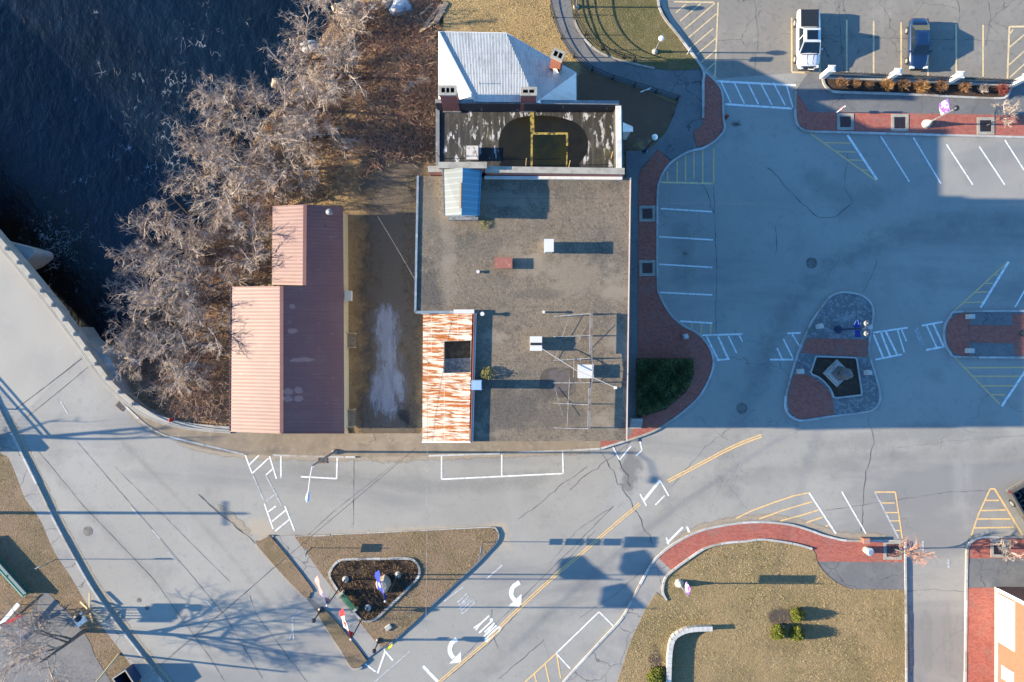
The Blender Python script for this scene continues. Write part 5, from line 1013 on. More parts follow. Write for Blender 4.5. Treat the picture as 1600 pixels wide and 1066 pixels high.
for u,v,lb,rz in ((1278,510,'granite bollard on the upper left setts of the cobbled island',.3),(1248,580,'granite bollard at the left end of the crossing brick on the cobbled island',.1),(1353,582,'granite bollard at the right edge of the cobbled island below the banner lamp',0),(1354,511,'granite bollard under the twin lamp heads of the cobbled island',0),(1512,495,'upper granite bollard on the right hand paved island',0),(1511,548,'lower granite bollard on the right hand paved island',0),(1069,526,'granite bollard on the brick walk above the hedge',.3)): bollard(u,v,lb,rz)
def pole(root, h, r0, r1, m, z0=0, n_=8):
    mb = MB(); mb.lathe((0,0,z0),[(r0,0),(r1,h)],n_); return mb.build('pole', m, root, local=True)
def globe_lamp(u,v,h,lb,z=.16,m=steel,hm=frost,rad=.24,base=True):
    t = thing('lamp_post', lb, 'lamp post', P(u,v,z)); pole(t,h,.07,.05,m)
    if base: mb = MB(); mb.lathe((0,0,-.05),[(.26,0),(.26,.12),(.14,.2),(.12,.5)],12); mb.build('base', m if m is not steel else concl, t, local=True)
    mb = MB(); mb.lathe((0,0,h),[(.1,-.05),(rad*.75,.05),(rad,.2),(rad*.8,.36),(.08,.46)],14); mb.build('lamp_head', hm, t, local=True); return t
globe_lamp(1023,81,2.9,'white globe lamp post standing in the ramp lawn'); globe_lamp(900,11,2.8,'pale lamp post at the top of the ramp path')
globe_lamp(1008,236,4.6,'dark lamp post beside the footpath east of the black roof',.1,navy,frost,.26)
globe_lamp(502,953,2.5,'black lamp post between the two narrow grass strips',.16,black,black,.2); globe_lamp(592,1001,2.2,'black lamp post at the bottom corner of the flag island',.16,black,black,.2)
globe_lamp(1597,521,4.0,'black lamp post on the brick of the right hand paved island',.1,black,black,.3)
# twin lamp with banners
t = thing('twin_lamp_post','dark twin headed lamp post on the cobbled island','lamp post',P(1309,515,.1)); pole(t,5.9,.09,.06,navy); mb = MB(); mb.lathe((0,0,-.05),[(.36,0),(.36,.2),(.3,.35),(.2,.7),(.12,1.0)],14); mb.build('base', navy, t, local=True)
for s_ in (-1,1):
    mb = MB(); mb.tube([(0,0,5.3),(0,.22*s_,5.5),(0,.42*s_,5.6)],.035,6); mb.build('arm', navy, t, local=True)
    mb = MB(); mb.lathe((0,.42*s_,5.6),[(.09,0),(.2,.1),(.23,.3),(.15,.42)],12); hh = mb.build('lamp_head', mat('warm_lamp_glass',(.5,.42,.25),.3) if s_<0 else bpy.data.materials['warm_lamp_glass'], t, local=True); mb = MB(); mb.lathe((0,.42*s_,5.98),[(.24,0),(.1,.12),(.03,.2)],12); mb.build('cap', navy, hh, local=True)
def banner(name, root_px, h, size, az, m, lb, zc, off=.1, sl=0):
    q = P(*root_px,0); mb = MB(); d = Vector((math.cos(az),math.sin(az),0)); nrm = Vector((-d.y,d.x,0)); k = 8
    vs_ = []
    for i in range(k+1):
        for j in range(k+1):
            s_,t_ = i/k, j/k; b = .05*math.sin(s_*3.1)*math.sin(t_*4+1)
            p = Vector((q.x,q.y,zc-size[1]/2+size[1]*t_+sl*s_))+d*(off+size[0]*s_)+nrm*b; vs_.append(p)
    mb.add(vs_, [(i*(k+1)+j,(i+1)*(k+1)+j,(i+1)*(k+1)+j+1,i*(k+1)+j+1) for i in range(k) for j in range(k)])
    o = mb.build(name, m); md = o.modifiers.new('thickness','SOLIDIFY'); md.thickness = .012; return tag(o, lb, 'banner')
banner('street_banner',(1309,515),0,(.62,1.2),R(85),bluecl,'blue banner with white lettering on the upper side of the twin lamp',3.9); banner('street_banner',(1309,515),0,(.62,1.2),R(-85),bluecl,'blue banner with a pale emblem on the lower side of the twin lamp',4.0)
# banner post in the upper pavement
def banner_post(u,v,h,lb,head=black):
    t = thing('banner_post', lb, 'banner post', P(u,v,.1)); pole(t,h,.07,.05,steel); mb = MB(); mb.lathe((0,0,-.05),[(.42,0),(.42,.12),(.36,.16),(.3,.5),(.17,.75),(.1,1.0)],14); mb.build('base', concl, t, local=True)
    if head: mb = MB(); mb.lathe((0,0,h-.05),[(.1,0),(.22,.08),(.24,.25),(.1,.38)],12); mb.build('lamp_head', head, t, local=True)
    return t
banner_post(1447,194,4.7,'grey lamp post with a purple banner in the upper brick pavement'); banner('street_banner',(1447,194),0,(1.0,1.35),R(100),purple,'purple banner with a white emblem on the post in the upper brick pavement',3.2)
banner_post(1061,911,3.9,'banner post at the tip of the wide lawn',None); banner('street_banner',(1061,911),0,(.7,1.5),R(78),purple,'purple banner seen edge on at the tip of the wide lawn',3.0)
# iron fence with white pillars
q0,q1 = P(1285,121),P(1578,133.5)
for i,(u,v,lb) in enumerate(((1284,121,'white pillar with a broken cap at the left end of the iron fence'),(1384,125.5,'white pillar, second from the left along the iron fence'),(1479,130,'white pillar, second from the right along the iron fence'),(1578,134,'white pillar at the right end of the iron fence'))):
    t = thing('fence_pillar', lb, 'pillar', P(u,v), R(-2), 'white pillars of the iron fence'); mb = MB(); mb.box((0,0,1.1),(.42,.42,2.2)); mb.build('shaft', trimw, t, local=True); mb = MB(); mb.box((0,0,2.25),(.6,.6,.14)); mb.box((0,0,2.37),(.46,.46,.12),taper=.5); mb.build('cap', trimw, t, local=True)
fn = thing('iron_fence','black iron fence with looped tops between four white pillars','fence',q0); mb = MB(); d = (q1-q0); L = d.length; d.normalize(); mb.beam(q0+Vector((0,0,.18)),q1+Vector((0,0,.18)),.4,.46); mb.build('base_wall', concl, fn)
mb = MB()
for z in (.5,1.25): mb.beam(q0+Vector((0,0,z)),q1+Vector((0,0,z)),.05,.05)
mb.build('rail', black, fn); mb = MB()
k = int(L/.14)
for i in range(1,k): p = q0+d*(L*i/k); mb.beam((p.x,p.y,.3),(p.x,p.y,1.3),.022,.022)
mb.build('balusters', black, fn)['kind'] = 'stuff'
mb = MB(); k = int(L/.5)
for i in range(k):
    p = q0+d*(L*(i+.5)/k); mb.tube([(p.x+d.x*.2*math.cos(a),p.y+d.y*.2*math.cos(a),1.3+.26*math.sin(a)) for a in np.linspace(0,math.pi,7)],.03,5)
mb.build('looped_top', black, fn)
# path railings
def railing(px, h, lb, zb=.1):
    pts = resample(W(px), .6); t = thing('railing', lb, 'railing', (pts[0][0],pts[0][1],0))
    for z in (h,h*.55,.25): mb = MB(); mb.tube([(x,y,zb+z) for x,y in pts],.028 if z<h else .035,6); mb.build('rail', black, t)
    for x,y in resample(pts, 2.0): mb = MB(); mb.box((x,y,zb+h/2-.05),(.07,.07,h+.1)); mb.box((x,y,zb+.04),(.2,.2,.05)); mb.build('post', black, t)
railing(ramp[3:], 1.05, 'black pipe railing curving along the house side of the ramp path'); railing([(u+3,v-4) for u,v in rampin[3:24]], 1.05, 'black pipe railing along the lawn side of the ramp path', .16)
def sign(u,v,h,parts,lb,z=.12,m=steel,pm=steel):
    t = thing('sign_post', lb, 'sign', P(u,v,z)); pole(t,h,.04,.04,pm,n_=6)
    for (zc,wd,ht,az,mm,nm) in parts:
        mb = MB(); d = (math.cos(az),math.sin(az)); mb.box((0.05*-d[1],0.05*d[0],zc),(wd,.025,ht),rz=az); mb.build(nm, mm, t, local=True)
    return t
sgn = mat('sign_back_aluminium',(.33,.36,.4),.5); sgb = mat('blue_sign_sheet',(.06,.13,.32),.5)
sign(754,847,4.6,[(1.85,.55,.35,R(80),sgn,'panel'),(2.35,.6,.5,R(80),sgb,'panel'),(2.85,.62,.4,R(80),sgn,'panel'),(3.35,.62,.5,R(80),sgn,'panel'),(4.1,1.0,.9,R(80),sgb,'panel')],'tall pole stacked with road signs at the tip of the flag island lawn')
sign(487,856,2.1,[(1.65,.75,.55,R(80),sgn,'panel')],'low thin road sign post on the edge of the flag island lawn',pm=black)
sign(614,999,2.4,[(2.0,.62,.62,R(35),yel,'panel'),(1.2,.4,.3,R(35),wood,'panel')],'fluorescent yellow sign at the bottom corner of the flag island')
sign(1005,149,1.4,[(1.35,1.0,.1,R(20),whitep,'panel'),(1.28,.9,.3,R(20),whitep,'panel')],'white information panel beside the ramp railing',pm=steel)
sign(1070,92,2.2,[(1.9,.5,.6,R(60),whitep,'panel')],'small white sign near the kerb of the ramp lawn',.16)
sign(88,874,3.0,[(2.7,.35,.5,R(20),sgn,'panel')],'leaning thin sign post on the roadside grass',.12)
sign(1307,176,1.9,[(1.0,.3,.25,R(-60),redp,'panel'),(1.5,.25,.5,R(40),whitep,'panel')],'thin post with a small red tag beside the black tree grate',.1,pm=whitep)
t = sign(-12,958,4.9,[(4.4,2.2,.95,R(50),sgn,'panel')],'road sign board just outside the left edge of the picture'); 
# star-armed pole and white board
t = thing('braced_post','post braced by pale radiating struts beside the white board','sign',P(146,950,.12)); pole(t,2.6,.09,.08,wood); mb = MB(); mb.lathe((0,0,2.45),[(.3,0),(.33,.1),(.33,.22),(.1,.3)],14); mb.build('drum', black, t, local=True)
for a,L_ in ((98,1.45),(147,1.2),(-38,1.5),(-86,1.2)):
    mb = MB(); mb.beam((.25*math.cos(R(a)),.25*math.sin(R(a)),.62),(L_*math.cos(R(a)),L_*math.sin(R(a)),.3),.12,.1); mb.build('strut', palewood, t, local=True)
t = thing('notice_board','white notice board on short legs beside the braced post','board',P(131,963,.12)); mb = MB(); a,b = P(127,956,1.3),P(136,970,1.3); c_,d_ = P(113,967,2.3),P(122,981,2.3)
mb.add([a,b,d_,c_,a-Vector((0,0,.06)),b-Vector((0,0,.06)),d_-Vector((0,0,.06)),c_-Vector((0,0,.06))],[(0,1,2,3),(7,6,5,4),(0,4,5,1),(1,5,6,2),(2,6,7,3),(3,7,4,0)]); mb.build('board', mat('scuffed_white_board',(.6,.6,.6),.6,[n(4,.5,.62,(.3,.3,.3),d=7)]), t)
for p in (a,b,c_,d_): mb = MB(); mb.beam((p.x,p.y,.1),(p.x,p.y,p.z-.05),.08,.08); mb.build('leg', wood, t)
# cobra street lamp
t = thing('street_lamp','tall grey cobra street lamp leaning its arm over the parking bay','street lamp',P(523,706,.12)); pole(t,8.0,.11,.07,steel); mb = MB(); mb.lathe((0,0,-.05),[(.24,0),(.24,.2),(.14,.3)],12); mb.build('base', steel, t, local=True)
mb = MB(); mb.tube([(0,0,7.9),(-.08,-.8,8.3),(-.2,-2.05,8.45)],.045,6); mb.build('arm', boxw, t, local=True)
mb = MB(); o = len(mb.v); mb.tube([(-.2,-2.0,8.43),(-.22,-2.25,8.45),(-.25,-2.6,8.44),(-.27,-2.8,8.42)],[.06,.15,.17,.05],8); mb.build('lamp_head', mat('pale_blue_lamp_head',(.4,.46,.55),.4), t, local=True); mb = MB(); mb.box((-.08,-.1,7.4),(.14,.22,.2)); mb.build('photocell', boxw, t, local=True)
t = thing('utility_pole','tall utility pole just outside the left edge casting a long thin shadow','pole',P(-66,801,.1)); pole(t,7.6,.15,.11,wood); mb = MB(); mb.box((0,0,7.0),(.1,2.2,.12)); mb.build('crossarm', wood, t, local=True)
# overhead cables
def cable(a,b,r_,m,lb,sag=.5):
    mb = MB(); a,b = Vector(a),Vector(b); mb.tube([a.lerp(b,t)-Vector((0,0,sag*4*t*(1-t))) for t in np.linspace(0,1,14)], r_, 5); tag(mb.build('overhead_cable', m), lb, 'cable')
cable(P(668,500,11.2),P(664,1110,9.0),.016,steel,'thin overhead cable running straight down past the rusty roof to the bottom edge'); cable(P(590,338,3.3),P(650,440,9.5),.011,steel,'thin white cable strung from the red shed to the gravel roofed building')
cable(P(650,700,9.5),P(190,1090,9.0),.018,black,'dark overhead cable slanting from the rusty roof corner to the bottom left')
# hydrant etc
def hydrant(u,v,lb,z=.12,m=redp):
    t = thing('fire_hydrant', lb, 'hydrant', P(u,v,z)); mb = MB(); mb.lathe((0,0,0),[(.16,0),(.16,.06),(.11,.08),(.11,.55),(.14,.56),(.14,.62),(.09,.72),(.03,.78)],12); mb.build('body', m, t, local=True)
    for a in (0,2.1,4.2): mb = MB(); mb.tube([(.08*math.cos(a),.08*math.sin(a),.42),(.2*math.cos(a),.2*math.sin(a),.42)],.05,8); mb.build('nozzle', m, t, local=True)
hydrant(270,656,'red fire hydrant on the sidewalk where the left kerb bends',.12); hydrant(1134,184,'dark red fire hydrant at the kerb below the upper crossing',.0,mat('dull_red_paint',(.16,.03,.025),.6))
t = thing('litter_bin','round pale litter bin on the brick walk by the corner sapling','litter bin',P(1353,859,.12)); mb = MB(); mb.lathe((0,0,0),[(.3,0),(.34,.75),(.37,.76),(.37,.84)],16); mb.build('body', concl, t, local=True); mb = MB(); mb.lathe((0,0,.83),[(.36,0),(.22,.14),(.15,.15)],16); mb.build('lid', chrome, t, local=True)
t = thing('utility_cabinet','small brown cabinet at the kerb beside the white parking line','cabinet',P(1349,843,.05)); mb = MB(); mb.box((0,0,.3),(.5,.45,.65)); mb.build('body', mat('brown_cabinet',(.16,.07,.05),.7), t, local=True); mb = MB(); mb.box((0,0,.65),(.56,.5,.05)); mb.build('lid', mat('reddish_lid',(.3,.15,.11),.7), t, local=True)
# monument
mo = thing('monument','grey stone memorial with stepped square base in the dark bed of the cobbled island','monument',P(1307,583,.15),R(45))
for k,(s_,z0,z1,m,nm) in enumerate(((1.75,0,.22,concl,'step'),(1.4,.22,.42,granite,'step'),(.95,.42,1.5,stoned,'pedestal'))):
    mb = MB(); mb.box((0,0,(z0+z1)/2),(s_,s_,z1-z0),taper=.97 if k<2 else .86); mb.build(nm, m, mo, local=True)
rg = random.Random(4); mb = MB(); prof = [(.42,1.5),(.5,1.75),(.52,2.1),(.46,2.4),(.3,2.62),(.1,2.7)]; mb.lathe((0,0,0),prof,14); mb.v = [(x*(1+.14*math.sin(z*5+y*6)),y*(1+.12*math.sin(x*7)),z) for x,y,z in mb.v]; mb.build('capstone', stoned, mo, local=True, smooth=True)
# boulder + bench in the flag bed
mb = MB(); mb.lathe((0,0,0),[(.72,-.1),(.78,.25),(.66,.6),(.4,.78),(.1,.82)],14); c0 = P(600,911,.2); mb.v = [(c0.x+x*(1+.13*math.sin(y*5+z*4))*.82,c0.y+y*(1+.12*math.sin(x*6)),.2+z) for x,y,z in mb.v]; tag(mb.build('boulder', stone, smooth=False),'pale boulder in the middle of the stone edged flag bed','boulder')
t = thing('bench','green slatted bench with pale end frames beside the flag bed','bench',P(545,938,.12),math.atan2(-25,21)); L_ = 1.9
for k in range(4): mb = MB(); mb.box((0,-.2+.12*k,.45),(L_,.095,.04)); mb.build('slat', green, t, local=True)
for k in range(3): mb = MB(); mb.box((0,.26+.03*k,.6+.13*k),(L_,.035,.1)); mb.build('slat', green, t, local=True)
for s_ in (-1,1): mb = MB(); mb.box((s_*L_/2,.02,.22),(.16,.62,.46)); mb.box((s_*L_/2,-.02,.62),(.2,.85,.07)); mb.box((s_*L_/2,.3,.6),(.14,.1,.7)); mb.build('end_frame', stonecap, t, local=True)
t = thing('plaque','small pale plaque set in the grass near the yellow sign','plaque',P(607,980,.16),.6); mb = MB(); mb.box((0,0,.08),(.55,.4,.16)); mb.build('block', granite3, t, local=True); mb = MB(); mb.box((0,0,.168),(.45,.3,.016)); mb.build('plate', concl, t, local=True)
# ---------------------------------------------------------------- flags
def flagpole(u,v,h,lb):
    t = thing('flagpole', lb, 'flagpole', P(u,v,.2), 0, 'dark flagpoles of the flag bed'); pole(t,h,.07,.04,black,n_=10); mb = MB(); mb.lathe((0,0,-.06),[(.3,0),(.3,.16),(.2,.2),(.12,.34)],16); mb.build('base', concl, t, local=True); mb = MB(); mb.lathe((0,0,h),[(.02,0),(.08,.05),(.09,.1),(.05,.17),(.0,.18)],10); mb.build('finial', boxw, t, local=True)
F1,F2,F3 = (540,905),(575,949.5),(622,898)
flagpole(*F1,7.0,'flagpole flying the striped red and white flag'); flagpole(*F2,7.5,'flagpole flying the red and white maple leaf flag'); flagpole(*F3,7.2,'flagpole flying the blue flag over the boulder')
fr_,fw_,fb_ = mat('flag_red',(.34,.008,.014),.8),mat('flag_white',(.3,.3,.3),.8),mat('flag_blue',(.006,.02,.2),.8); fg_ = mat('flag_emblem',(.3,.25,.13),.8)
def leafshape(x,y):
    y0 = abs(y); pts = [(-.42,.03),(-.2,.03),(-.22,.28),(-.1,.24),(.02,.36),(.05,.28),(.2,.26),(.12,.12),(.26,.14),(.42,0)]
    return inpoly(x,y0+.001,[(-.42,0)]+pts)
def flag(u,v,ztop,az,fn_,lb,L_=2.45,Hh=1.3,NI=46,NJ=26,droop=.6):
    q = P(u,v,0); mb = MB(); d = Vector((math.cos(az),math.sin(az),0)); nr = Vector((-d.y,d.x,0)); vs_ = []
    for i in range(NI+1):
        for j in range(NJ+1):
            s_,t_ = i/NI,j/NJ; wv = .05*math.sin(s_*9+t_*2.2)*s_**.6+.03*math.sin(s_*17-t_*3)*s_
            out = .08+L_*s_*(.86+.1*t_); z = ztop-Hh*(1-t_)*(1-.62*s_)-droop*s_*.9
            p = Vector((q.x,q.y,z))+d*out+nr*(wv+.7*(1-t_)*min(1,s_*3)*(1-.35*s_)); vs_.append(p)
    fs = [(i*(NJ+1)+j,(i+1)*(NJ+1)+j,(i+1)*(NJ+1)+j+1,i*(NJ+1)+j+1) for i in range(NI) for j in range(NJ)]
    mb.add(vs_, fs); mb.m = [fn_((i+.5)/NI,(j+.5)/NJ,i,j) for i in range(NI) for j in range(NJ)]
    o = mb.build('flag',[fr_,fw_,fb_,fg_],smooth=True); md = o.modifiers.new('thickness','SOLIDIFY'); md.thickness = .008; return tag(o,lb,'flag')
def f_us(s,t,i,j):
    if s < .4 and t > 6/13: return 1 if (i%3==1 and j%3==1) else 2
    return 0 if int((1-t)*13)%2==0 else 1
def f_ca(s,t,i,j):
    if s < .25 or s > .75: return 0
    return 0 if leafshape((t-.5)*1.0*1.05,(s-.5)*2*1.0/1.0) else 1
def f_me(s,t,i,j): return (3 if math.hypot((s-.5)*1.8,t-.5) < .12 else 1) if math.hypot((s-.5)*1.8,(t-.5)) < .2 else 2
flag(*F1,7.1,R(112),f_us,'flag with red and white stripes and a starred blue corner'); flag(*F2,7.6,R(108),f_ca,'red and white flag with a red maple leaf'); flag(*F3,7.3,R(104),f_me,'plain blue flag with a small emblem over the boulder')
# ---------------------------------------------------------------- bottom left corner
gw = thing('board_fence','low green framed board standing along the lower left edge','fence',P(20,895,.12)); a,b = P(-30,838),P(48,925)
mb = MB(); mb.beam(a+Vector((0,0,.5)),b+Vector((0,0,.5)),.12,.55); mb.build('panel', mat('dark_board',(.05,.055,.06),.8), gw)
for z in (.22,.8): mb = MB(); mb.beam(a+Vector((-.0,0,z)),b+Vector((.0,0,z)),.34,.1); mb.build('frame_rail', green if z<.5 else mat('green_grey_rail',(.13,.18,.16),.7), gw)
mb = MB(); mb.beam(a+Vector((-.16,-.16,.86)),b+Vector((-.16,-.16,.86)),.07,.07); mb.build('frame_rail', mat('mint_paint',(.16,.36,.26),.6), gw)
for s_ in (.0,.33,.66,1): p = a.lerp(b,s_); mb = MB(); mb.box((p.x,p.y,.4),(.14,.14,.9)); mb.build('post', green, gw)
def barrier(a,b,w_,m,lb,z=1.0):
    t = thing('barrier_board', lb, 'barrier', (a.x,a.y,0)); mb = MB(); mb.beam(a+Vector((0,0,z)),b+Vector((0,0,z)),w_,.06); mb.build('board', m, t)
    for s_ in (.1,.9): p = a.lerp(b,s_); mb = MB(); mb.box((p.x,p.y,z/2),(.07,.07,z)); mb.build('leg', wood, t)
barrier(P(-14,1000,0),P(40,938,0),.34,whitep,'white barrier board at the lower left edge above the red one'); barrier(P(12,972,0),P(44,956,0),.3,redp,'red barrier board lying beside the white one'); barrier(P(-6,972,0),P(46,928,0),.1,wood,'thin timber rail above the white barrier board',.5)
t = thing('trash_enclosure','dark open topped box with pale rim at the bottom edge','box',P(205,1054,.12),R(33)); mb = MB()
for s_ in (-1,1): mb.box((s_*.65,0,.7),(.08,1.4,1.4)); mb.box((0,s_*.7,.7),(1.22,.08,1.4))
mb.build('side_panel', navy, t, local=True); mb = MB()
for s_ in (-1,1): mb.box((s_*.66,0,1.42),(.1,1.5,.05)); mb.box((0,s_*.71,1.42),(1.22,.1,.05))
mb.build('rim', stonecap, t, local=True); mb = MB(); mb.box((0,0,.06),(1.2,1.3,.1)); mb.build('floor', dark, t, local=True)
t = thing('timber_pole','bare leaning timber pole beside the dark box','pole',P(186,1022,.12)); mb = MB(); a = Vector((0,0,-.1)); mb.tube([(0,0,-.1),(-.35,-1.1,3.0),(-.5,-1.6,4.5)],[.09,.08,.07],8); mb.build('shaft', palewood, t, local=True); mb = MB(); mb.lathe((0,0,-.05),[(.16,0),(.12,.15)],10); mb.build('base', wood, t, local=True)
# off-frame bridge railing with pickets and end pillar
br2 = thing('bridge_railing','tall picket railing with an end pillar on the left side of the bridge','railing',P(-6,686))
a,b = P(-160,505),P(-4,684)
for z in (.25,1.25,1.45): mb = MB(); mb.beam(a+Vector((0,0,z)),b+Vector((0,0,z)),.07,.07); mb.build('rail', navy, br2)
mb = MB(); k = 84
for i in range(k): p = a.lerp(b,(i+.5)/k); mb.beam((p.x,p.y,.2),(p.x,p.y,1.3),.03,.03)
mb.build('pickets', navy, br2)['kind'] = 'stuff'
for s_ in (0,.25,.5,.75): p = a.lerp(b,s_); mb = MB(); mb.box((p.x,p.y,.7),(.14,.14,1.5)); mb.build('post', navy, br2)
mb = MB(); p = P(-8,692); mb.box((p.x,p.y,.62),(1.6,.5,1.25),rz=R(-49)); mb.build('pillar', concl, br2)
# fallen timbers and rocks on the bank
def log(a,b,w_,m,lb,h=.12):
    mb = MB(); q0,q1 = P(*a,0),P(*b,0); q0.z = gz(q0.x,q0.y)+.45; q1.z = gz(q1.x,q1.y)+.45; mb.beam(q0,q1,w_,h); tag(mb.build('timber', m), lb, 'timber')
log((509,186),(539,224),.3,mat('grey_board',(.25,.19,.15),.9),'long weathered board lying across the bare bank'); log((664,40),(690,6),.3,wood,'long dark beam at the top of the bank left of the dry lawn',.25); log((680,36),(698,4),.45,wood,'broad grey beam nearest the dry lawn at the top of the bank',.3); log((655,48),(686,30),.22,palewood,'pale timber crossing the foot of the dark beams'); log((656,20),(676,2),.2,wood,'short timber behind the dark beams at the top edge')
rg = random.Random(12); icem = mat('pale_rock_ice',(.42,.43,.45),.6,[n(2,.45,.7,(.25,.24,.23),d=6)])
for (u,v,s_,m,lb) in ((663,125,.75,stone,'large pale rock in the brush west of the white roof house'),(643,132,.35,icem,'small whitish rock beside the large pale rock'),(636,139,.5,stone,'brownish rock just below the whitish rock'),(484,73,.9,icem,'pale icy boulder under the bare trees at the water edge'),(433,130,.6,stone,'grey boulder on the bank edge near the river point'),(628,12,1.1,icem,'broad icy boulder at the top edge of the bank'),(610,6,.8,stone,'mossy boulder beside the icy one at the top edge'),(534,14,.9,stone,'grey boulder at the top of the bank by the water'),(553,8,.6,stone,'smaller grey boulder at the top of the bank'),(600,140,.4,stone,'small tan rock in the middle of the brush'),(584,168,.35,stone,'grey stone lying lowest in the brush'),(213,568,.4,icem,'whitish rock at the bridge wing wall')):
    q = P(u,v,0); z = gz(q.x,q.y); q = P(u,v,z); a_,b_ = rg.uniform(0,6),rg.uniform(0,6); mb = MB(); mb.lathe((0,0,0),[(s_*.9,-.3),(s_,.05),(s_*.8,s_*.4),(s_*.45,s_*.6),(s_*.1,s_*.66)],11); mb.v = [(q.x+x*(1+.2*math.sin(y*4/s_+a_)),q.y+y*(1+.25*math.sin(x*3/s_+b_))*.8,z+zz) for x,y,zz in mb.v]; tag(mb.build('boulder', m), lb, 'boulder')
# curved block wall
wl = smooth([(1110,978),(1082,979),(1064,983),(1050,993),(1045,1010),(1043,1040),(1042,1080)],4); w_ = W(wl); bw_ = thing('garden_wall','low curved wall of pale blocks at the bottom of the wide lawn','wall',(w_[0][0],w_[0][1],0)); mb = MB()
pp = resample(w_,.42)
for c_ in range(3):
    for i in range(len(pp)-1):
        x,y = (pp[i][0]+pp[i+1][0])/2,(pp[i][1]+pp[i+1][1])/2; mb.box((x,y,.24+.2*c_),(.40,.34,.19),rz=math.atan2(pp[i+1][1]-pp[i][1],pp[i+1][0]-pp[i][0]),m=rnd.choice((0,1)))
mb.build('blocks',[granite3,concl],bw_); mb = MB()
for i in range(len(pp)-1):
    x,y = (pp[i][0]+pp[i+1][0])/2,(pp[i][1]+pp[i+1][1])/2; mb.box((x,y,.76),(.405,.42,.07),rz=math.atan2(pp[i+1][1]-pp[i][1],pp[i+1][0]-pp[i][0]))
mb.build('cap_stones',granite3,bw_)
# ================================================================= vehicles
def loft(mb, secs, m=0):
    """secs: list of (y, halfwidth, z_sill, z_belt, z_top)"""
    o = len(mb.v); k = 11
    for (y,hw,zs,zb,zt) in secs:
        half = [(hw*.86,zs),(hw*.98,zs+(zb-zs)*.3),(hw,zs+(zb-zs)*.65),(hw*.955,zb),(hw*.6,zb+(zt-zb)*.85)]
        ring = [(-x,z) for x,z in half]+[(0,zt)]+[(x,z) for x,z in half[::-1]]
        mb.v += [(x,y,z) for x,z in ring]
    for i in range(len(secs)-1):
        for j in range(k-1): mb.f.append([o+i*k+j,o+i*k+j+1,o+(i+1)*k+j+1,o+(i+1)*k+j]); mb.m.append(m)
        mb.f.append([o+i*k+k-1,o+i*k,o+(i+1)*k,o+(i+1)*k+k-1]); mb.m.append(m)
    mb.f.append([o+j for j in range(k)]); mb.f.append([o+(len(secs)-1)*k+j for j in range(k)][::-1]); mb.m += [m,m]
def cabin(t, base, top, paint, roofm=None, sunroof=None):
    """base/top: (yr, yf, hw, z) rear, front, half width; builds greenhouse with its glass"""
    (br_,bf_,bw,bz),(tr,tf,tw_,tz) = base,top
    B = [Vector((-bw,br_,bz)),Vector((bw,br_,bz)),Vector((bw,bf_,bz)),Vector((-bw,bf_,bz))]; T = [Vector((-tw_,tr,tz)),Vector((tw_,tr,tz)),Vector((tw_,tf,tz)),Vector((-tw_,tf,tz))]
    mb = MB(); k = 6; vs_ = B+T; mb.add(vs_,[(0,1,5,4),(1,2,6,5),(2,3,7,6),(3,0,4,7)])
    o = len(mb.v)
    for i in range(k+1):
        for j in range(k+1):
            s_,q_ = i/k,j/k; p = T[0].lerp(T[1],s_).lerp(T[3].lerp(T[2],s_),q_); mb.v.append((p.x,p.y,p.z+.07*(1-(2*s_-1)**4)*(1-(2*q_-1)**4)))
    for i in range(k):
        for j in range(k): mb.f.append([o+i*(k+1)+j,o+(i+1)*(k+1)+j,o+(i+1)*(k+1)+j+1,o+i*(k+1)+j+1]); mb.m.append(0)
    mb.build('cab', roofm or paint, t, local=True)
    def pane(nm,a,b,c,d,ins=.1):
        ct = (a+b+c+d)/4; q = [p.lerp(ct,ins) for p in (a,b,c,d)]; nr = (q[1]-q[0]).cross(q[3]-q[0]).normalized()
        mid = Vector((0,(bf_+br_)/2,bz)); 
        if nr.dot(ct-mid) < 0: nr = -nr
        mb = MB(); mb.add([p+nr*.012 for p in q],[(0,1,2,3)]); mb.build(nm, glass, t, local=True)
    pane('windscreen',B[3],B[2],T[2],T[3]); pane('rear_window',B[0],B[1],T[1],T[0])
    for s_,(i0,i1) in ((-1,(0,3)),(1,(1,2))):
        bm_,tm_ = B[i0].lerp(B[i1],.47),T[i0].lerp(T[i1],.47)
        pane('side_window',B[i0],bm_,tm_,T[i0]); pane('side_window',bm_,B[i1],T[i1],tm_)
    if sunroof: mb = MB(); y0,y1,hw = sunroof; mb.box((0,(y0+y1)/2,tz+.072),(hw*2,y1-y0,.02)); mb.build('sunroof', glass, t, local=True)
def wheel(t,x,y,r_,wd):
    mb = MB(); mb.tube([(x-wd/2,y,r_),(x-wd/2+.03,y,r_),(x+wd/2-.03,y,r_),(x+wd/2,y,r_)],[r_*.9,r_,r_,r_*.9],18); w = mb.build('wheel', rubber, t, local=True); mb = MB(); s_ = 1 if x>0 else -1
    mb.tube([(x+s_*(wd/2-.04),y,r_),(x+s_*(wd/2+.012),y,r_)],[r_*.66,r_*.6],14); mb.build('rim', chrome, w, local=True)
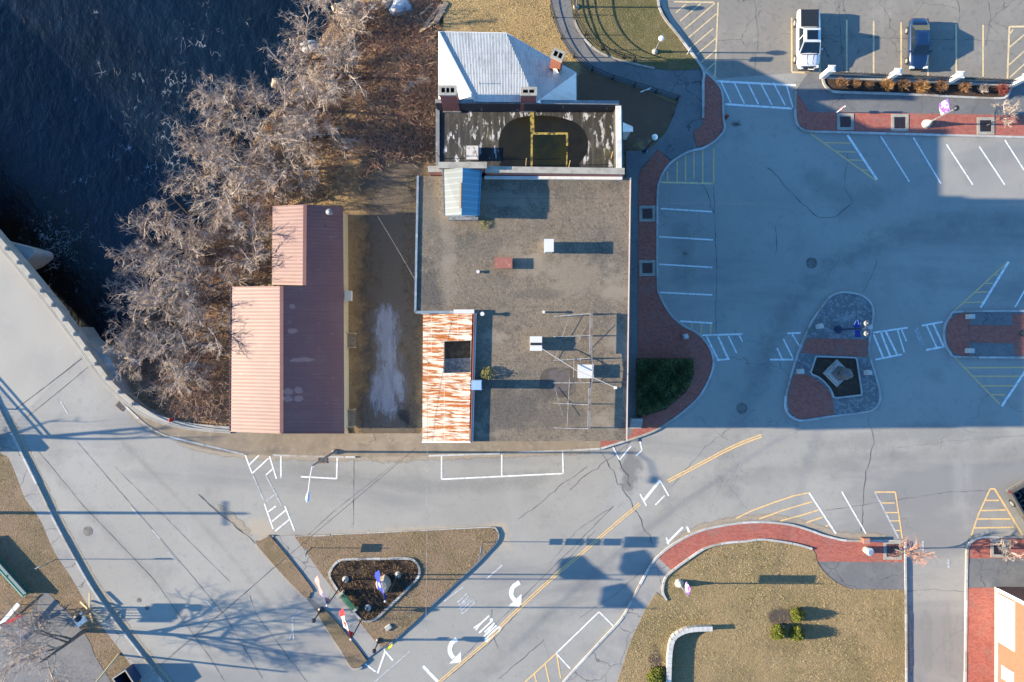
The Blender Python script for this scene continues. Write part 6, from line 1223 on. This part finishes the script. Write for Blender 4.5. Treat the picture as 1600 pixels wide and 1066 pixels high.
def details(t,L,hw,zh,zt,pm,my):
    for s_ in (-1,1):
        mb = MB(); mb.box((s_*hw*.72,L/2-.14,zh),(.36,.22,.16)); mb.build('headlight', lamp, t, local=True)
        mb = MB(); mb.box((s_*hw*.82,-L/2+.09,zt),(.16,.12,.2)); mb.build('taillight', tail, t, local=True)
        mb = MB(); mb.box((s_*(hw+.1),my,zh+.3),(.2,.12,.14)); mb.build('mirror', pm, t, local=True)
    mb = MB(); mb.box((0,L/2+.0,.42),(hw*1.5,.1,.16)); mb.build('bumper', black, t, local=True); mb = MB(); mb.box((0,L/2-.02,zh-.08),(hw*.9,.06,.16)); mb.build('grille', black, t, local=True)
    mb = MB(); mb.box((0,-L/2-.0,.45),(hw*1.5,.1,.18)); mb.build('bumper', pm, t, local=True)
# white pickup with covered bed
t = thing('pickup_truck','white pickup with black bed cover and dark sunroof','pickup',P(1257.5,67),R(180)); L = 5.15
mb = MB(); loft(mb,[(-2.58,.82,.5,.95,.98),(-2.5,.96,.4,1.12,1.16),(-1.4,1.0,.34,1.16,1.2),(-.4,1.0,.32,1.14,1.18),(.9,1.0,.32,1.12,1.16),(1.3,1.0,.34,1.1,1.2),(2.1,.97,.36,1.0,1.1),(2.45,.86,.42,.86,.94),(2.58,.62,.5,.74,.78)]); mb.build('body', pwhite, t, local=True, smooth=True)
cabin(t,(-.95,1.42,.93,1.12),(-.62,.55,.74,1.78),pwhite,sunroof=(-.42,.4,.48))
mb = MB(); mb.box((0,-1.72,1.2),(1.56,1.5,.07)); mb.build('bed_cover', cover, t, local=True)
for x in (-.93,.93):
    for y in (-1.6,1.62): wheel(t,x,y,.38,.26)
details(t,L,.95,.86,.98,pwhite,1.0); mb = MB()
for s_ in (-.28,.28): mb.beam((s_,1.45,1.215),(s_*.85,2.3,1.06),.02,.02)
mb.build('bonnet_crease', pwhite, t, local=True)
mb = MB(); mb.box((0,1.47,1.2),(1.5,.05,.04)); mb.build('wiper_cowl', black, t, local=True); mb = MB(); mb.box((0,2.47,.93),(1.3,.1,.05)); mb.build('grille_edge', black, t, local=True)
# blue saloon
t = thing('parked_car','blue saloon car parked alone facing the fence','car',P(1429.5,73.5),R(180)); L = 4.4
mb = MB(); loft(mb,[(-2.22,.62,.42,.8,.84),(-2.1,.8,.32,.92,.98),(-1.6,.87,.26,.94,1.0),(-.4,.89,.24,.92,.98),(.8,.89,.24,.9,.97),(1.5,.86,.26,.82,.92),(2.0,.76,.3,.7,.78),(2.2,.5,.38,.58,.62)]); mb.build('body', pblue, t, local=True, smooth=True)
cabin(t,(-1.65,1.05,.8,.93),(-.95,.28,.6,1.4),pblue)
for x in (-.82,.82):
    for y in (-1.32,1.36): wheel(t,x,y,.32,.22)
details(t,L,.82,.66,.82,pblue,.75)
for y,z,w__ in ((1.12,.955,1.3),(-1.72,1.0,1.3)): mb = MB(); mb.box((0,y,z),(w__,.03,.03)); mb.build('panel_gap', black, t, local=True)
# dark pickup at the right edge with tyres in its bed
t = thing('pickup_truck','dark pickup cut by the right edge with an open bed of tyres','pickup',P(1608,803),R(180+30)); 
mb = MB(); loft(mb,[(-.55,1.0,.36,1.1,1.14),(.3,1.0,.36,1.1,1.14),(1.6,1.0,.36,1.08,1.18),(2.5,.95,.4,1.0,1.1),(2.75,.7,.5,.8,.85)]); mb.build('body', pgrey, t, local=True, smooth=True)
cabin(t,(-.7,1.6,.93,1.1),(-.45,.8,.74,1.8),pgrey); mb = MB()
for s_ in (-1,1): mb.box((s_*.94,-1.7,.78),(.12,2.4,.72)); mb.box((s_*.92,-1.7,1.16),(.16,2.4,.05))
mb.box((0,-2.87,.78),(1.95,.1,.72)); mb.box((0,-.56,.85),(1.8,.08,.7)); mb.build('bed', pgrey, t, local=True); mb = MB(); mb.box((0,-1.7,.52),(1.78,2.3,.08)); mb.build('bed_floor', dark, t, local=True); mb = MB(); mb.box((0,-3.02,.55),(1.9,.22,.14)); mb.build('bumper', steelr, t, local=True)
for x in (-.93,.93):
    for y in (-1.75,1.75): wheel(t,x,y,.38,.26)
for s_ in (-1,1): mb = MB(); mb.box((s_*.9,-2.9,.95),(.14,.1,.35)); mb.build('taillight', tail, t, local=True)
pk = t; Mx = Matrix.Translation(t.location) @ Matrix.Rotation(t.rotation_euler.z,4,'Z')
tyr = mat('worn_tyre',(.045,.045,.047),.8)
for i,(x,y,z,tl) in enumerate(((-.42,-2.4,.62,.2),(.42,-2.3,.66,-.15),(-.38,-1.65,.72,.35),(.36,-1.5,.66,.1))):
    mb = MB(); RR,rr = .26,.09
    for a in range(18):
        for b_ in range(8):
            A_,B_ = a*math.pi/9,b_*math.pi/4; mb.v.append(((RR+rr*math.cos(B_))*math.cos(A_),(RR+rr*math.cos(B_))*math.sin(A_),rr*math.sin(B_)+.1))
    mb.f = [[a*8+b_,((a+1)%18)*8+b_,((a+1)%18)*8+(b_+1)%8,a*8+(b_+1)%8] for a in range(18) for b_ in range(8)]; mb.m = [0]*len(mb.f)
    o = mb.build('tyre', tyr, smooth=True); p = Mx @ Vector((x,y,z)); o.location = p; o.rotation_euler = (tl,tl*.5,0)
    tag(o, ('loose worn tyre in the dark pickup bed by the tailgate corner','loose worn tyre in the dark pickup bed, second by the tailgate','loose worn tyre tilted on the others in the dark pickup bed','loose worn tyre nearest the cab in the dark pickup bed')[i],'tyre','loose tyres in the pickup bed')
